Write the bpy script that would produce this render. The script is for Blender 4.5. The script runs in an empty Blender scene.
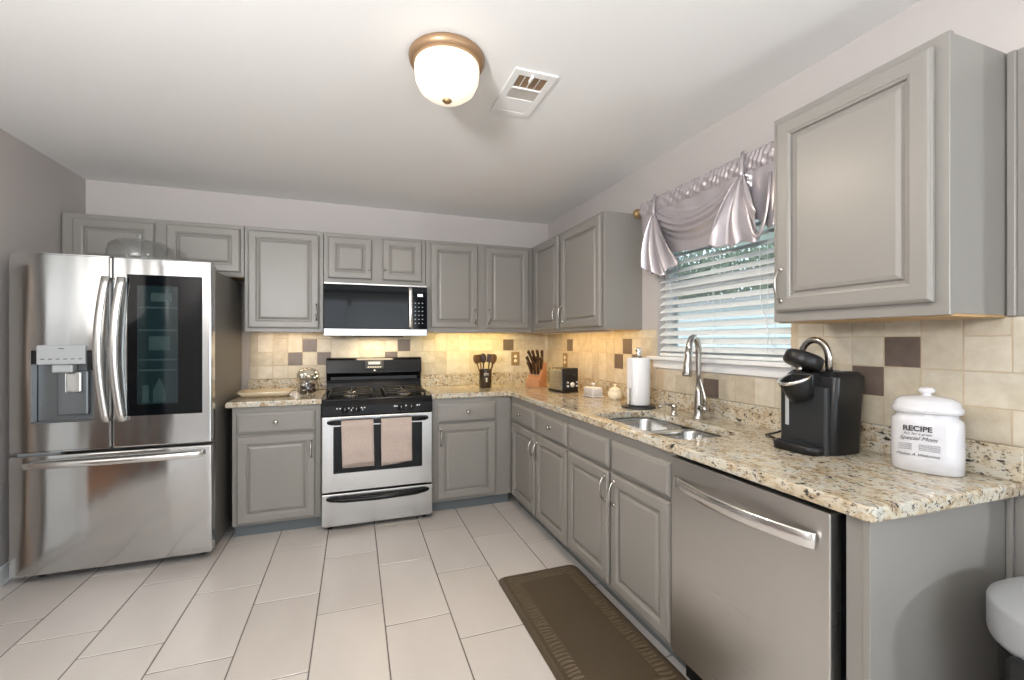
import bpy, bmesh, math, random
from mathutils import Vector, Matrix, Euler
random.seed(7)
SC = bpy.context.scene
COL = SC.collection
PI = math.pi

# ------------------------------------------------------------ camera
cam_d = bpy.data.cameras.new('camera')
cam_d.sensor_fit = 'HORIZONTAL'; cam_d.sensor_width = 36.0
cam_d.lens = 437.13 * 36.0 / 1024.0
cam_d.shift_x = 0.00264; cam_d.shift_y = 0.00085
cam_d.clip_start = 0.02
cam = bpy.data.objects.new('camera', cam_d); COL.objects.link(cam)
cam.location = (-1.7856, -3.9085, 1.3136)
cam.rotation_euler = (PI/2, 0, -math.radians(19.4657))
SC.camera = cam

# ------------------------------------------------------------ world, exposure, large lights
w = bpy.data.worlds.new('sky'); SC.world = w; w.use_nodes = True
bg = w.node_tree.nodes['Background']
bg.inputs[0].default_value = (0.78, 0.89, 1.0, 1); bg.inputs[1].default_value = 3.3
SC.view_settings.view_transform = 'Standard'; SC.view_settings.look = 'None'
SC.view_settings.exposure = -0.03; SC.view_settings.gamma = 1.0
SC.view_settings.use_curve_mapping = False
SC.cycles.caustics_reflective = False; SC.cycles.caustics_refractive = False

def area(name, loc, target, sx, sy, power, color, spread=None):
    l = bpy.data.lights.new(name, 'AREA'); l.shape = 'RECTANGLE'; l.size = sx; l.size_y = sy
    l.energy = power; l.color = color
    if spread: l.spread = spread
    o = bpy.data.objects.new(name, l); COL.objects.link(o); o.location = loc
    o.rotation_euler = (Vector(target) - Vector(loc)).to_track_quat('-Z', 'Y').to_euler()
    return o
def point(name, loc, power, color, r=0.05):
    l = bpy.data.lights.new(name, 'POINT'); l.energy = power; l.color = color; l.shadow_soft_size = r
    o = bpy.data.objects.new(name, l); COL.objects.link(o); o.location = loc; return o
# soft fill added at the made-up rear glazing, bluish patio daylight, the breakfast room lamp on the right
area('rear_soft_fill', (-1.9, -7.35, 1.35), (-1.9, 0, 1.3), 3.0, 2.1, 20, (1.0, 0.98, 0.97))
area('patio_daylight', (2.35, -5.6, 1.3), (-3, -2.5, 1.2), 1.8, 2.0, 10, (0.80, 0.92, 1.0))
point('breakfast_lamp_light', (0.42, -5.7, 1.35), 95, (0.90, 0.96, 1.0), 0.05)
area('ceiling_bounce_fill', (-2.9, -4.4, 1.72), (-2.1, -2.7, 3.9), 0.35, 0.35, 128, (1.0, 0.985, 0.98))  # added upward fill, bounces off the ceiling like a flash

# ------------------------------------------------------------ materials
def newmat(name):
    m = bpy.data.materials.new(name); m.use_nodes = True
    nt = m.node_tree; b = nt.nodes['Principled BSDF']
    return m, nt, b
def srgb(r, g, b):
    f = lambda c: (c/255/12.92) if c/255 <= 0.04045 else ((c/255+0.055)/1.055)**2.4
    return (f(r), f(g), f(b), 1)
def flat(name, col, rough=0.5, metal=0.0, spec=0.5, bump=0.0, bscale=60, var=0.0, coat=0.0):
    m, nt, b = newmat(name)
    b.inputs['Base Color'].default_value = col; b.inputs['Roughness'].default_value = rough
    b.inputs['Metallic'].default_value = metal
    b.inputs['Specular IOR Level'].default_value = spec
    if coat: b.inputs['Coat Weight'].default_value = coat; b.inputs['Coat Roughness'].default_value = 0.08
    tc = nt.nodes.new('ShaderNodeTexCoord')
    n = nt.nodes.new('ShaderNodeTexNoise'); n.inputs['Scale'].default_value = bscale; n.inputs['Detail'].default_value = 3
    nt.links.new(tc.outputs['Object'], n.inputs['Vector'])
    if bump:
        bp = nt.nodes.new('ShaderNodeBump'); bp.inputs['Strength'].default_value = bump; bp.inputs['Distance'].default_value = 0.002
        nt.links.new(n.outputs['Fac'], bp.inputs['Height']); nt.links.new(bp.outputs['Normal'], b.inputs['Normal'])
    if var:
        mx = nt.nodes.new('ShaderNodeMix'); mx.data_type = 'RGBA'
        mx.inputs['A'].default_value = tuple(c*(1-var) for c in col[:3])+(1,)
        mx.inputs['B'].default_value = tuple(min(1, c*(1+var)) for c in col[:3])+(1,)
        nt.links.new(n.outputs['Fac'], mx.inputs['Factor']); nt.links.new(mx.outputs['Result'], b.inputs['Base Color'])
    return m
def emis(name, col, s):
    m, nt, b = newmat(name)
    b.inputs['Base Color'].default_value = col
    b.inputs['Emission Color'].default_value = col; b.inputs['Emission Strength'].default_value = s
    return m
def ramp(nt, fac, stops):
    r = nt.nodes.new('ShaderNodeValToRGB'); e = r.color_ramp.elements
    while len(e) < len(stops): e.new(0.5)
    for k, (p, c) in enumerate(stops): e[k].position = p; e[k].color = c
    nt.links.new(fac, r.inputs[0]); return r.outputs[0]
def mixc(nt, fac, a, b):
    m = nt.nodes.new('ShaderNodeMix'); m.data_type = 'RGBA'
    for s, v in (('Factor', fac), ('A', a), ('B', b)):
        if isinstance(v, (tuple, float, int)): m.inputs[s].default_value = v
        else: nt.links.new(v, m.inputs[s])
    return m.outputs['Result']
def noise(nt, scale, detail=4, rough=0.55, vec=None, stretch=None, dist=0):
    n = nt.nodes.new('ShaderNodeTexNoise'); n.inputs['Scale'].default_value = scale
    n.inputs['Detail'].default_value = detail; n.inputs['Roughness'].default_value = rough; n.inputs['Distortion'].default_value = dist
    g = nt.nodes.new('ShaderNodeNewGeometry') if vec is None else None
    v = g.outputs['Position'] if g else vec
    if stretch:
        mp = nt.nodes.new('ShaderNodeMapping'); mp.inputs['Scale'].default_value = stretch
        nt.links.new(v, mp.inputs[0]); v = mp.outputs[0]
    nt.links.new(v, n.inputs['Vector']); return n.outputs['Fac']

def granite():
    m, nt, b = newmat('granite')
    big = noise(nt, 5, 4, 0.6, dist=0.6); mid = noise(nt, 26, 5, 0.65, stretch=(1, 0.55, 1), dist=0.8); fine = noise(nt, 95, 4, 0.7, stretch=(1, 0.7, 1))
    c1 = ramp(nt, mid, [(0.30, srgb(120, 96, 70)), (0.42, srgb(178, 160, 132)), (0.52, srgb(202, 195, 178)), (0.61, srgb(198, 198, 190)), (0.74, srgb(140, 142, 134))])
    c2 = mixc(nt, ramp(nt, big, [(0.4, (0, 0, 0, 1)), (0.62, (1, 1, 1, 1))]), c1, srgb(196, 182, 156))
    c2b = mixc(nt, 0.45, c1, c2)
    spk = ramp(nt, fine, [(0.37, (1, 1, 1, 1)), (0.45, (0, 0, 0, 1))])
    c3 = mixc(nt, spk, c2b, srgb(96, 84, 72))
    f2 = noise(nt, 48, 3, 0.6, stretch=(1, 0.5, 1)); spk2 = ramp(nt, f2, [(0.34, (1, 1, 1, 1)), (0.39, (0, 0, 0, 1))])
    c4 = mixc(nt, spk2, c3, srgb(58, 56, 52))
    nt.links.new(c4, b.inputs['Base Color']); b.inputs['Roughness'].default_value = 0.12
    b.inputs['Specular IOR Level'].default_value = 0.5
    return m
def steel(name, base=0.62, rough=0.24, wob=0.0, tint=(1, 1, 1), axis='z'):
    m, nt, b = newmat(name)
    b.inputs['Metallic'].default_value = 1; b.inputs['Roughness'].default_value = rough
    b.inputs['Base Color'].default_value = (base*tint[0], base*tint[1], base*tint[2], 1)
    st = {'z': (260, 260, 2), 'h': (3, 3, 320)}[axis]
    f = noise(nt, 1.0, 2, 0.5, stretch=st)
    rr = nt.nodes.new('ShaderNodeMapRange'); rr.inputs['To Min'].default_value = rough*0.75; rr.inputs['To Max'].default_value = rough*1.35
    nt.links.new(f, rr.inputs['Value']); nt.links.new(rr.outputs[0], b.inputs['Roughness'])
    if wob:
        g = noise(nt, 1.0, 1, 0.4, stretch=(6.5, 6.5, 1.1))
        bp = nt.nodes.new('ShaderNodeBump'); bp.inputs['Strength'].default_value = wob; bp.inputs['Distance'].default_value = 0.02
        nt.links.new(g, bp.inputs['Height']); nt.links.new(bp.outputs['Normal'], b.inputs['Normal'])
    return m
def glassmat(name, tint=(1, 1, 1, 1), refl=0.08, fr=True):
    m, nt, b = newmat(name); out = nt.nodes['Material Output']; nt.nodes.remove(b)
    t = nt.nodes.new('ShaderNodeBsdfTransparent'); t.inputs[0].default_value = tint
    g = nt.nodes.new('ShaderNodeBsdfGlossy'); g.inputs['Roughness'].default_value = 0.03
    lw = nt.nodes.new('ShaderNodeLayerWeight'); lw.inputs['Blend'].default_value = 0.35
    mr = nt.nodes.new('ShaderNodeMapRange'); mr.inputs['To Min'].default_value = refl; mr.inputs['To Max'].default_value = 0.75
    nt.links.new(lw.outputs['Facing'], mr.inputs['Value'])
    mx = nt.nodes.new('ShaderNodeMixShader')
    nt.links.new(mr.outputs[0], mx.inputs[0])
    nt.links.new(t.outputs[0], mx.inputs[1]); nt.links.new(g.outputs[0], mx.inputs[2]); nt.links.new(mx.outputs[0], out.inputs[0])
    return m
def attr_tile(name, ramp_stops, rough, nscale, bump=0.15, spec=0.5, namt=0.35, stretch=(1, 1, 1)):
    m, nt, b = newmat(name)
    a = nt.nodes.new('ShaderNodeAttribute'); a.attribute_name = 'tone'
    n = noise(nt, nscale, 5, 0.6, stretch=stretch)
    ma = nt.nodes.new('ShaderNodeMath'); ma.operation = 'MULTIPLY_ADD'; ma.inputs[1].default_value = namt
    nt.links.new(n, ma.inputs[0]); nt.links.new(a.outputs['Fac'], ma.inputs[2])
    sb = nt.nodes.new('ShaderNodeMath'); sb.operation = 'SUBTRACT'; sb.inputs[1].default_value = namt*0.5
    nt.links.new(ma.outputs[0], sb.inputs[0])
    nt.links.new(ramp(nt, sb.outputs[0], ramp_stops), b.inputs['Base Color'])
    b.inputs['Roughness'].default_value = rough; b.inputs['Specular IOR Level'].default_value = spec
    bp = nt.nodes.new('ShaderNodeBump'); bp.inputs['Strength'].default_value = bump; bp.inputs['Distance'].default_value = 0.003
    nt.links.new(n, bp.inputs['Height']); nt.links.new(bp.outputs['Normal'], b.inputs['Normal'])
    return m

M = {}
M['wall'] = flat('wall_paint', srgb(192, 186, 183), 0.85, bump=0.12, bscale=220)
M['rearwall'] = flat('low_bounce_wall_paint', srgb(112, 118, 124), 0.85)  # dark colour made up for unseen walls to lessen bounced light
M['ceil'] = flat('ceiling_paint', srgb(240, 240, 239), 0.95, bump=0.25, bscale=180)
M['white'] = flat('white_trim', srgb(236, 238, 240), 0.45, bump=0.02)
M['cab'] = flat('cabinet_paint', srgb(138, 135, 130), 0.36, bump=0.06, bscale=140, var=0.03)
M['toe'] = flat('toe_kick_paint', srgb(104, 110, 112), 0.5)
M['under'] = flat('cabinet_underside_wood', srgb(186, 150, 104), 0.5, var=0.15, bscale=12)
M['granite'] = granite()
M['steel'] = steel('brushed_steel', 0.56, 0.22, wob=0.08, tint=(1, 0.985, 0.96), axis='h')
M['fsteel'] = steel('fridge_steel', 0.64, 0.13, wob=0.35, tint=(0.985, 1, 1), axis='h')
M['dsteel'] = steel('dishwasher_steel', 0.62, 0.30, wob=0.05, tint=(1, 0.98, 0.95), axis='h')
M['hsteel'] = flat('satin_handle', (0.80, 0.79, 0.77, 1), 0.22, 1.0)
M['nickel'] = flat('satin_nickel', (0.52, 0.50, 0.47, 1), 0.27, 1.0)
M['chrome'] = flat('chrome', (0.85, 0.85, 0.86, 1), 0.08, 1.0)
M['sinksteel'] = flat('sink_steel', (0.46, 0.46, 0.45, 1), 0.26, 1.0)
M['black'] = flat('black_enamel', (0.006, 0.006, 0.007, 1), 0.14, spec=0.28)
M['blackmat'] = flat('black_plastic', (0.011, 0.011, 0.012, 1), 0.36, bump=0.03, spec=0.35)
M['charcoal'] = flat('charcoal_plastic', (0.024, 0.026, 0.028, 1), 0.32, spec=0.4)
M['iron'] = flat('cast_iron', (0.02, 0.02, 0.02, 1), 0.5, bump=0.2, bscale=200)
M['darkglass'] = flat('dark_glass', (0.003, 0.004, 0.005, 1), 0.05, spec=0.25)
M['fridgeside'] = flat('fridge_side', srgb(122, 120, 116), 0.42, 0.3, bump=0.08, bscale=260)
M['greyplastic'] = flat('grey_plastic', srgb(176, 180, 182), 0.3)
M['dispgrey'] = flat('dispenser_grey', srgb(120, 124, 127), 0.28, 0.6)
M['glass'] = glassmat('clear_glass', (0.96, 0.98, 0.98, 1))
M['wglass'] = glassmat('window_glass', (0.94, 0.97, 0.98, 1), 0.03)
M['fglass'] = glassmat('fridge_window_glass', (0.30, 0.40, 0.43, 1), 0.10)
M['towel'] = flat('pink_towel', srgb(196, 176, 166), 0.95, spec=0.1, bump=0.9, bscale=340, var=0.10)
def waffle():
    m, nt, b = newmat('waffle_towel')
    g = nt.nodes.new('ShaderNodeNewGeometry'); ck = nt.nodes.new('ShaderNodeTexVoronoi'); ck.inputs['Scale'].default_value = 95; ck.distance = 'CHEBYCHEV'; ck.inputs['Randomness'].default_value = 0.35
    nt.links.new(g.outputs['Position'], ck.inputs['Vector'])
    n = noise(nt, 26, 2)
    c = mixc(nt, ck.outputs['Distance'], srgb(204, 190, 182), srgb(150, 132, 124))
    c2 = mixc(nt, n, c, srgb(186, 170, 160))
    nt.links.new(c2, b.inputs['Base Color']); b.inputs['Roughness'].default_value = 0.95; b.inputs['Specular IOR Level'].default_value = 0.1
    bp = nt.nodes.new('ShaderNodeBump'); bp.inputs['Strength'].default_value = 1.0; bp.inputs['Distance'].default_value = 0.004; bp.invert = True
    nt.links.new(ck.outputs['Distance'], bp.inputs['Height']); nt.links.new(bp.outputs['Normal'], b.inputs['Normal'])
    return m
M['towel'] = waffle()
M['satin'] = flat('silver_satin', srgb(190, 184, 188), 0.26, 0.5, bump=0.05, var=0.06)
M['brass'] = flat('aged_brass', srgb(176, 150, 112), 0.35, 0.8)
M['bronze'] = flat('lamp_band_bronze', srgb(158, 128, 98), 0.4, 0.5)
M['ceramic'] = flat('white_ceramic', srgb(208, 208, 212), 0.12, coat=0.4)
M['paper'] = flat('paper_towel', srgb(240, 240, 242), 0.95, spec=0.1, bump=0.4, bscale=130)
M['ink'] = flat('black_ink', (0.03, 0.03, 0.035, 1), 0.6)
M['wood'] = flat('wood_orange', srgb(186, 134, 96), 0.42, var=0.18, bscale=18)
M['spoonwood'] = flat('olive_wood', srgb(118, 84, 48), 0.5, var=0.3, bscale=30)
M['darkwood'] = flat('dark_wood', srgb(64, 42, 26), 0.45, var=0.2, bscale=30)
M['outletplate'] = flat('stone_wall_plate', srgb(140, 118, 84), 0.45, var=0.2, bscale=60)
M['ivory'] = flat('ivory_plastic', srgb(236, 228, 206), 0.35)
M['grout'] = flat('backsplash_grout', srgb(196, 180, 156), 0.9)
M['fgrout'] = flat('floor_grout', srgb(112, 106, 102), 0.9)
M['mush'] = attr_tile('beige_wall_tile', [(0.0, srgb(158, 147, 128)), (0.35, srgb(186, 176, 156)), (0.6, srgb(200, 192, 174)), (1.0, srgb(220, 214, 200))], 0.42, 17, 0.5, namt=0.95)
M['accent'] = flat('brown_slate_tile', srgb(104, 92, 84), 0.35, bump=0.5, bscale=40, var=0.25)
M['ftile'] = attr_tile('floor_tile', [(0.0, srgb(184, 178, 173)), (0.5, srgb(200, 194, 189)), (1.0, srgb(212, 207, 202))], 0.30, 6, 0.04, stretch=(1, 0.35, 1), namt=0.5)
M['blind'] = flat('white_blind', srgb(236, 240, 240), 0.4)
M['siding'] = flat('grey_siding', srgb(220, 226, 228), 0.7, var=0.03)
M['leaf'] = flat('leaves', srgb(112, 124, 96), 0.6, var=0.4, bscale=3)
M['bark'] = flat('bark', srgb(90, 76, 62), 0.9)
M['grass'] = flat('lawn', srgb(98, 116, 70), 0.9, var=0.3, bscale=8)
M['roof'] = flat('roof_shingle', srgb(120, 116, 112), 0.9, var=0.2)
M['bulb'] = emis('lamp_glass', (1.0, 0.88, 0.70, 1), 0.72)
M['warmled'] = emis('warm_strip', (1.0, 0.74, 0.36, 1), 3.0)
M['lcd'] = emis('display_digits', (0.9, 0.95, 1.0, 1), 1.0)
M['drapetan'] = flat('reflection_drape_tan', srgb(176, 132, 104), 0.9)

def matmat():
    m, nt, b = newmat('mat_rubber')
    g = nt.nodes.new('ShaderNodeNewGeometry')
    a = nt.nodes.new('ShaderNodeAttribute'); a.attribute_name = 'tone'
    v = nt.nodes.new('ShaderNodeTexVoronoi'); v.inputs['Scale'].default_value = 42; v.feature = 'DISTANCE_TO_EDGE'
    nt.links.new(g.outputs['Position'], v.inputs['Vector'])
    wv = nt.nodes.new('ShaderNodeTexWave'); wv.inputs['Scale'].default_value = 14; wv.inputs['Distortion'].default_value = 6; wv.inputs['Detail'].default_value = 2; wv.wave_type = 'RINGS'
    nt.links.new(g.outputs['Position'], wv.inputs['Vector'])
    ml = nt.nodes.new('ShaderNodeMath'); ml.operation = 'MULTIPLY'; nt.links.new(wv.outputs['Fac'], ml.inputs[0]); nt.links.new(a.outputs['Fac'], ml.inputs[1])
    c = mixc(nt, ml.outputs[0], srgb(76, 65, 50), srgb(104, 91, 72))
    nt.links.new(c, b.inputs['Base Color']); b.inputs['Roughness'].default_value = 0.42
    bp = nt.nodes.new('ShaderNodeBump'); bp.inputs['Strength'].default_value = 0.8; bp.inputs['Distance'].default_value = 0.004
    n2 = noise(nt, 260, 2); ad = nt.nodes.new('ShaderNodeMath'); ad.operation = 'MULTIPLY_ADD'; ad.inputs[1].default_value = 0.12
    nt.links.new(n2, ad.inputs[0]); nt.links.new(ml.outputs[0], ad.inputs[2])
    nt.links.new(ad.outputs[0], bp.inputs['Height']); nt.links.new(bp.outputs['Normal'], b.inputs['Normal'])
    return m
M['mat'] = matmat()

# ------------------------------------------------------------ mesh builder
class MB:
    def __init__(s): s.v = []; s.f = []; s.mi = []; s.sm = []; s.tone = []
    def add(s, vs, fs, mi=0, smooth=False, tone=0.5):
        n = len(s.v); s.v += [tuple(p) for p in vs]
        for f in fs: s.f.append([n+i for i in f]); s.mi.append(mi); s.sm.append(smooth); s.tone.append(tone)
        return s
    def bm(s, bm, mi=0, smooth=False, tone=0.5):
        bm.verts.ensure_lookup_table(); bm.verts.index_update()
        s.add([v.co.copy() for v in bm.verts], [[v.index for v in f.verts] for f in bm.faces], mi, smooth, tone); bm.free(); return s
    def box(s, x0, x1, y0, y1, z0, z1, bev=0.0, mi=0, seg=2, mat=None, smooth=False, tone=0.5):
        b = bmesh.new(); bmesh.ops.create_cube(b, size=1)
        for v in b.verts: v.co = Vector(((x0+x1)/2+v.co.x*(x1-x0), (y0+y1)/2+v.co.y*(y1-y0), (z0+z1)/2+v.co.z*(z1-z0)))
        if bev: bmesh.ops.bevel(b, geom=b.edges[:], offset=bev, segments=seg, profile=0.5, affect='EDGES')
        if mat is not None: bmesh.ops.transform(b, matrix=mat, verts=b.verts)
        return s.bm(b, mi, smooth, tone)
    def tube(s, pts, r, n=10, mi=0, caps=True, flat=1.0, up=None, smooth=True):
        pts = [Vector(p) for p in pts]; rs = r if isinstance(r, (list, tuple)) else [r]*len(pts)
        vs = []; prev = None
        for i, p in enumerate(pts):
            t = (pts[min(i+1, len(pts)-1)] - pts[max(i-1, 0)]).normalized()
            if prev is None:
                a = Vector(up) if up else (Vector((0, 0, 1)) if abs(t.z) < 0.9 else Vector((1, 0, 0)))
            else: a = prev
            a = (a - t*a.dot(t)).normalized(); prev = a; bb = t.cross(a)
            for k in range(n):
                th = 2*PI*k/n; vs.append(p + a*math.cos(th)*rs[i]*flat + bb*math.sin(th)*rs[i])
        fs = [[i*n+k, i*n+(k+1) % n, (i+1)*n+(k+1) % n, (i+1)*n+k] for i in range(len(pts)-1) for k in range(n)]
        if caps: fs += [list(range(n))[::-1], [(len(pts)-1)*n+k for k in range(n)]]
        return s.add(vs, fs, mi, smooth)
    def rings(s, rings, mi=0, smooth=True, cap0=True, cap1=True, tone=0.5):
        n = len(rings[0]); vs = [p for r in rings for p in r]
        fs = [[i*n+k, i*n+(k+1) % n, (i+1)*n+(k+1) % n, (i+1)*n+k] for i in range(len(rings)-1) for k in range(n)]
        if cap0: fs.append(list(range(n))[::-1])
        if cap1: fs.append([(len(rings)-1)*n+k for k in range(n)])
        return s.add(vs, fs, mi, smooth, tone)
    def lathe(s, prof, c=(0, 0, 0), n=28, mi=0, smooth=True, ex=1, ey=1, caps=True, mat=None, tone=0.5):
        rg = []
        for r, z in prof:
            r = max(r, 1e-4)
            rg.append([Vector((r*ex*math.cos(2*PI*k/n), r*ey*math.sin(2*PI*k/n), z)) for k in range(n)])
        if mat is not None: rg = [[mat @ p for p in q] for q in rg]
        cc = Vector(c); rg = [[p+cc for p in q] for q in rg]
        return s.rings(rg, mi, smooth, caps, caps, tone)
    def panel(s, o, u, nrm, w, h, prof, mi=0, tone=0.5):
        """rectangular moulded panel: prof = [(inset, depth)] from the outer back edge to the flat centre"""
        o = Vector(o); u = Vector(u); nn = Vector(nrm); z = u.cross(nn) if abs(Vector(nrm).z) > 0.5 else Vector((0, 0, 1))
        rg = []
        for ins, d in prof:
            a, b = w/2-ins, h/2-ins
            rg.append([o+u*i*a+z*j*b+nn*d for i, j in ((-1, -1), (1, -1), (1, 1), (-1, 1))])
        return s.rings(rg, mi, False, True, True, tone)
    def prism(s, poly, axis, a, b, mi=0, smooth=False):
        def P(p, t):
            return {'x': (t, p[0], p[1]), 'y': (p[0], t, p[1]), 'z': (p[0], p[1], t)}[axis]
        return s.rings([[Vector(P(p, a)) for p in poly], [Vector(P(p, b)) for p in poly]], mi, smooth)
    def build(s, name, mats, parent=None, bevel=0.0, sub=0, sol=0.0, auto=True):
        if not isinstance(mats, (list, tuple)): mats = [mats]
        off = Vector((0, 0, 0))
        if parent is not None:
            off = parent['_o'] if '_o' in parent else (0, 0, 0)
            off = Vector(off)
        me = bpy.data.meshes.new(name); me.from_pydata([tuple(Vector(v)-off) for v in s.v], [], s.f)
        for m in mats: me.materials.append(m)
        for p, mi, sm in zip(me.polygons, s.mi, s.sm): p.material_index = mi; p.use_smooth = sm
        at = me.attributes.new('tone', 'FLOAT', 'FACE')
        at.data.foreach_set('value', s.tone)
        b = bmesh.new(); b.from_mesh(me); bmesh.ops.recalc_face_normals(b, faces=b.faces); b.to_mesh(me); b.free()
        me.update()
        o = bpy.data.objects.new(name, me); COL.objects.link(o)
        if parent is not None: o.parent = parent; o['_o'] = tuple(off)
        if sol:
            q = o.modifiers.new('s', 'SOLIDIFY'); q.thickness = sol; q.offset = 0
        if bevel:
            q = o.modifiers.new('b', 'BEVEL'); q.width = bevel; q.segments = 2; q.limit_method = 'ANGLE'; q.angle_limit = math.radians(40)
        if sub:
            q = o.modifiers.new('u', 'SUBSURF'); q.levels = sub; q.render_levels = sub
        return o

def thing(name, label, cat, loc=(0, 0, 0), group=None):
    o = bpy.data.objects.new(name, None); COL.objects.link(o); o.empty_display_size = 0.05
    o.location = loc; o['label'] = label; o['category'] = cat; o['_o'] = tuple(loc)
    if group: o['group'] = group
    return o
def tag(o, label, cat, group=None, kind=None):
    o['label'] = label; o['category'] = cat
    if group: o['group'] = group
    if kind: o['kind'] = kind
    return o
def struct(o): o['kind'] = 'structure'; return o
def children(o): return [c for c in COL.objects if c.parent == o]
def copy_thing(o, loc, rot=None, label=None, scale=None):
    kids = children(o); r = o.copy(); COL.objects.link(r); r.location = loc
    if rot is not None: r.rotation_euler = rot
    if scale: r.scale = scale
    if label: r['label'] = label
    for k in kids:
        c = k.copy(); COL.objects.link(c); c.parent = r
        for g in children(k):
            d = g.copy(); COL.objects.link(d); d.parent = c
    return r
def arc(c, r, a0, a1, n, ax='xz'):
    out = []
    for i in range(n+1):
        a = math.radians(a0+(a1-a0)*i/n); p, q = r*math.cos(a), r*math.sin(a)
        out.append(Vector(c) + {'xz': Vector((p, 0, q)), 'yz': Vector((0, p, q)), 'xy': Vector((p, q, 0))}[ax])
    return out
def rrect(x0, x1, y0, y1, r, n=6):
    pts = []
    for cx, cy, a0 in ((x1-r, y1-r, 0), (x0+r, y1-r, 90), (x0+r, y0+r, 180), (x1-r, y0+r, 270)):
        for i in range(n+1):
            a = math.radians(a0+90*i/n); pts.append((cx+r*math.cos(a), cy+r*math.sin(a)))
    return pts
def text_part(body, size, loc, rot, m, parent, name='lettering', shear=0, extrude=0.0003, align='CENTER'):
    cu = bpy.data.curves.new('t', 'FONT'); cu.body = body; cu.size = size; cu.extrude = extrude; cu.shear = shear; cu.offset = 0.0 if size < 0.02 else 0.0007; cu.align_x = align
    t = bpy.data.objects.new('t', cu); COL.objects.link(t)
    bpy.context.view_layer.update()
    me = bpy.data.meshes.new_from_object(t.evaluated_get(bpy.context.evaluated_depsgraph_get()))
    bpy.data.objects.remove(t); bpy.data.curves.remove(cu)
    me.materials.clear(); me.materials.append(m)
    mat = Matrix.Translation(Vector(loc)-Vector(parent['_o'])) @ rot.to_4x4()
    me.transform(mat)
    o = bpy.data.objects.new(name, me); COL.objects.link(o); o.parent = parent
    return o

# ------------------------------------------------------------ room shell
H = 2.453
XL = -3.578
b = MB(); b.box(-3.9, 3.0, -7.6, 0.2, -0.1, -0.004)
# floor: grout bed plus individually raised tiles in one mesh
def floor():
    b = MB(); b.add([(-3.9, -7.4, -0.002), (2.7, -7.4, -0.002), (2.7, 0.15, -0.002), (-3.9, 0.15, -0.002)], [[0, 1, 2, 3]], 0)
    b.box(-3.9, 2.7, -7.4, 0.15, -0.12, -0.004, mi=0)
    pw, pl, g = 0.3045, 0.5735, 0.0028
    rnd = random.Random(3)
    for k in range(-6, 17):
        x0 = -2.262 + 0.0 + pw*k; x1 = x0+pw
        if x1 < -3.8 or x0 > 2.6: continue
        ys = -0.857 - 0.196*k
        ys = ys % pl
        y = -7.4 - ((-7.4-ys) % pl)
        while y < 0.1:
            a, c = max(x0+g, -3.8), min(x1-g, 2.65); d, e = max(y+g, -7.35), min(y+pl-g, 0.1)
            if e > d and c > a:
                t = 0.3+0.4*rnd.random(); q = 0.002
                v = [(a, d, -0.002), (c, d, -0.002), (c, e, -0.002), (a, e, -0.002), (a+q, d+q, 0), (c-q, d+q, 0), (c-q, e-q, 0), (a+q, e-q, 0)]
                b.add(v, [[0, 1, 5, 4], [1, 2, 6, 5], [2, 3, 7, 6], [3, 0, 4, 7], [4, 5, 6, 7]], 1, False, t)
            y += pl
    return struct(b.build('floor', [M['fgrout'], M['ftile']]))
floor()
b = MB(); b.box(-3.9, 2.7, -7.4, 0.15, H, H+0.1); struct(b.build('ceiling', M['ceil']))
b = MB(); b.box(-3.9, 0.15, 0, 0.15, 0, H); struct(b.build('wall_back', M['wall']))
b = MB(); b.box(XL-0.15, XL, -1.62, 0, 0, H); b.box(XL-0.15, XL, -7.4, -3.05, 0, H); b.box(XL-0.15, XL, -3.05, -1.62, 2.1, H)
b.box(-5.2, -5.05, -4.2, -0.6, 0, H); b.box(-5.05, XL-0.15, -4.2, -4.05, 0, H); b.box(-5.05, XL-0.15, -0.75, -0.6, 0, H); struct(b.build('wall_left', M['wall']))
b = MB(); b.box(-5.05, -3.9, -4.05, -0.75, H, H+0.1); struct(b.build('ceiling_hall', M['ceil']))
b = MB(); b.box(-5.05, -3.9, -4.05, -0.75, -0.1, 0); struct(b.build('floor_hall', M['wood']))
b = MB(); b.box(XL-0.16, XL+0.015, -1.62, -1.54, 0, 2.18, 0.004); b.box(XL-0.16, XL+0.015, -3.13, -3.05, 0, 2.18, 0.004); b.box(XL-0.16, XL+0.015, -3.05, -1.62, 2.1, 2.18, 0.004); struct(b.build('trim_5', M['white']))
b = MB(); b.box(XL, XL+0.03, -1.49, -1.24, 0.01, 2.05, 0.004); dd = b.build('door_1', M['white']); struct(dd)
b = MB(); b.box(XL, XL+0.02, -1.12, -1.08, 0.01, 1.75, 0.004); o = b.build('reflection_stripe_board', flat('reflection_stripe_tan', srgb(196, 170, 148), 0.6)); tag(o, 'narrow unseen tan board added by the left wall for a warm stripe in the refrigerator reflection', 'board')  # unseen board added to put a warm stripe in the fridge reflection
point('hall_fill_light', (-4.3, -3.4, 1.9), 18, (1.0, 0.97, 0.92), 0.5)  # added unseen light, brightens the hall mirrored in the fridge
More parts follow.
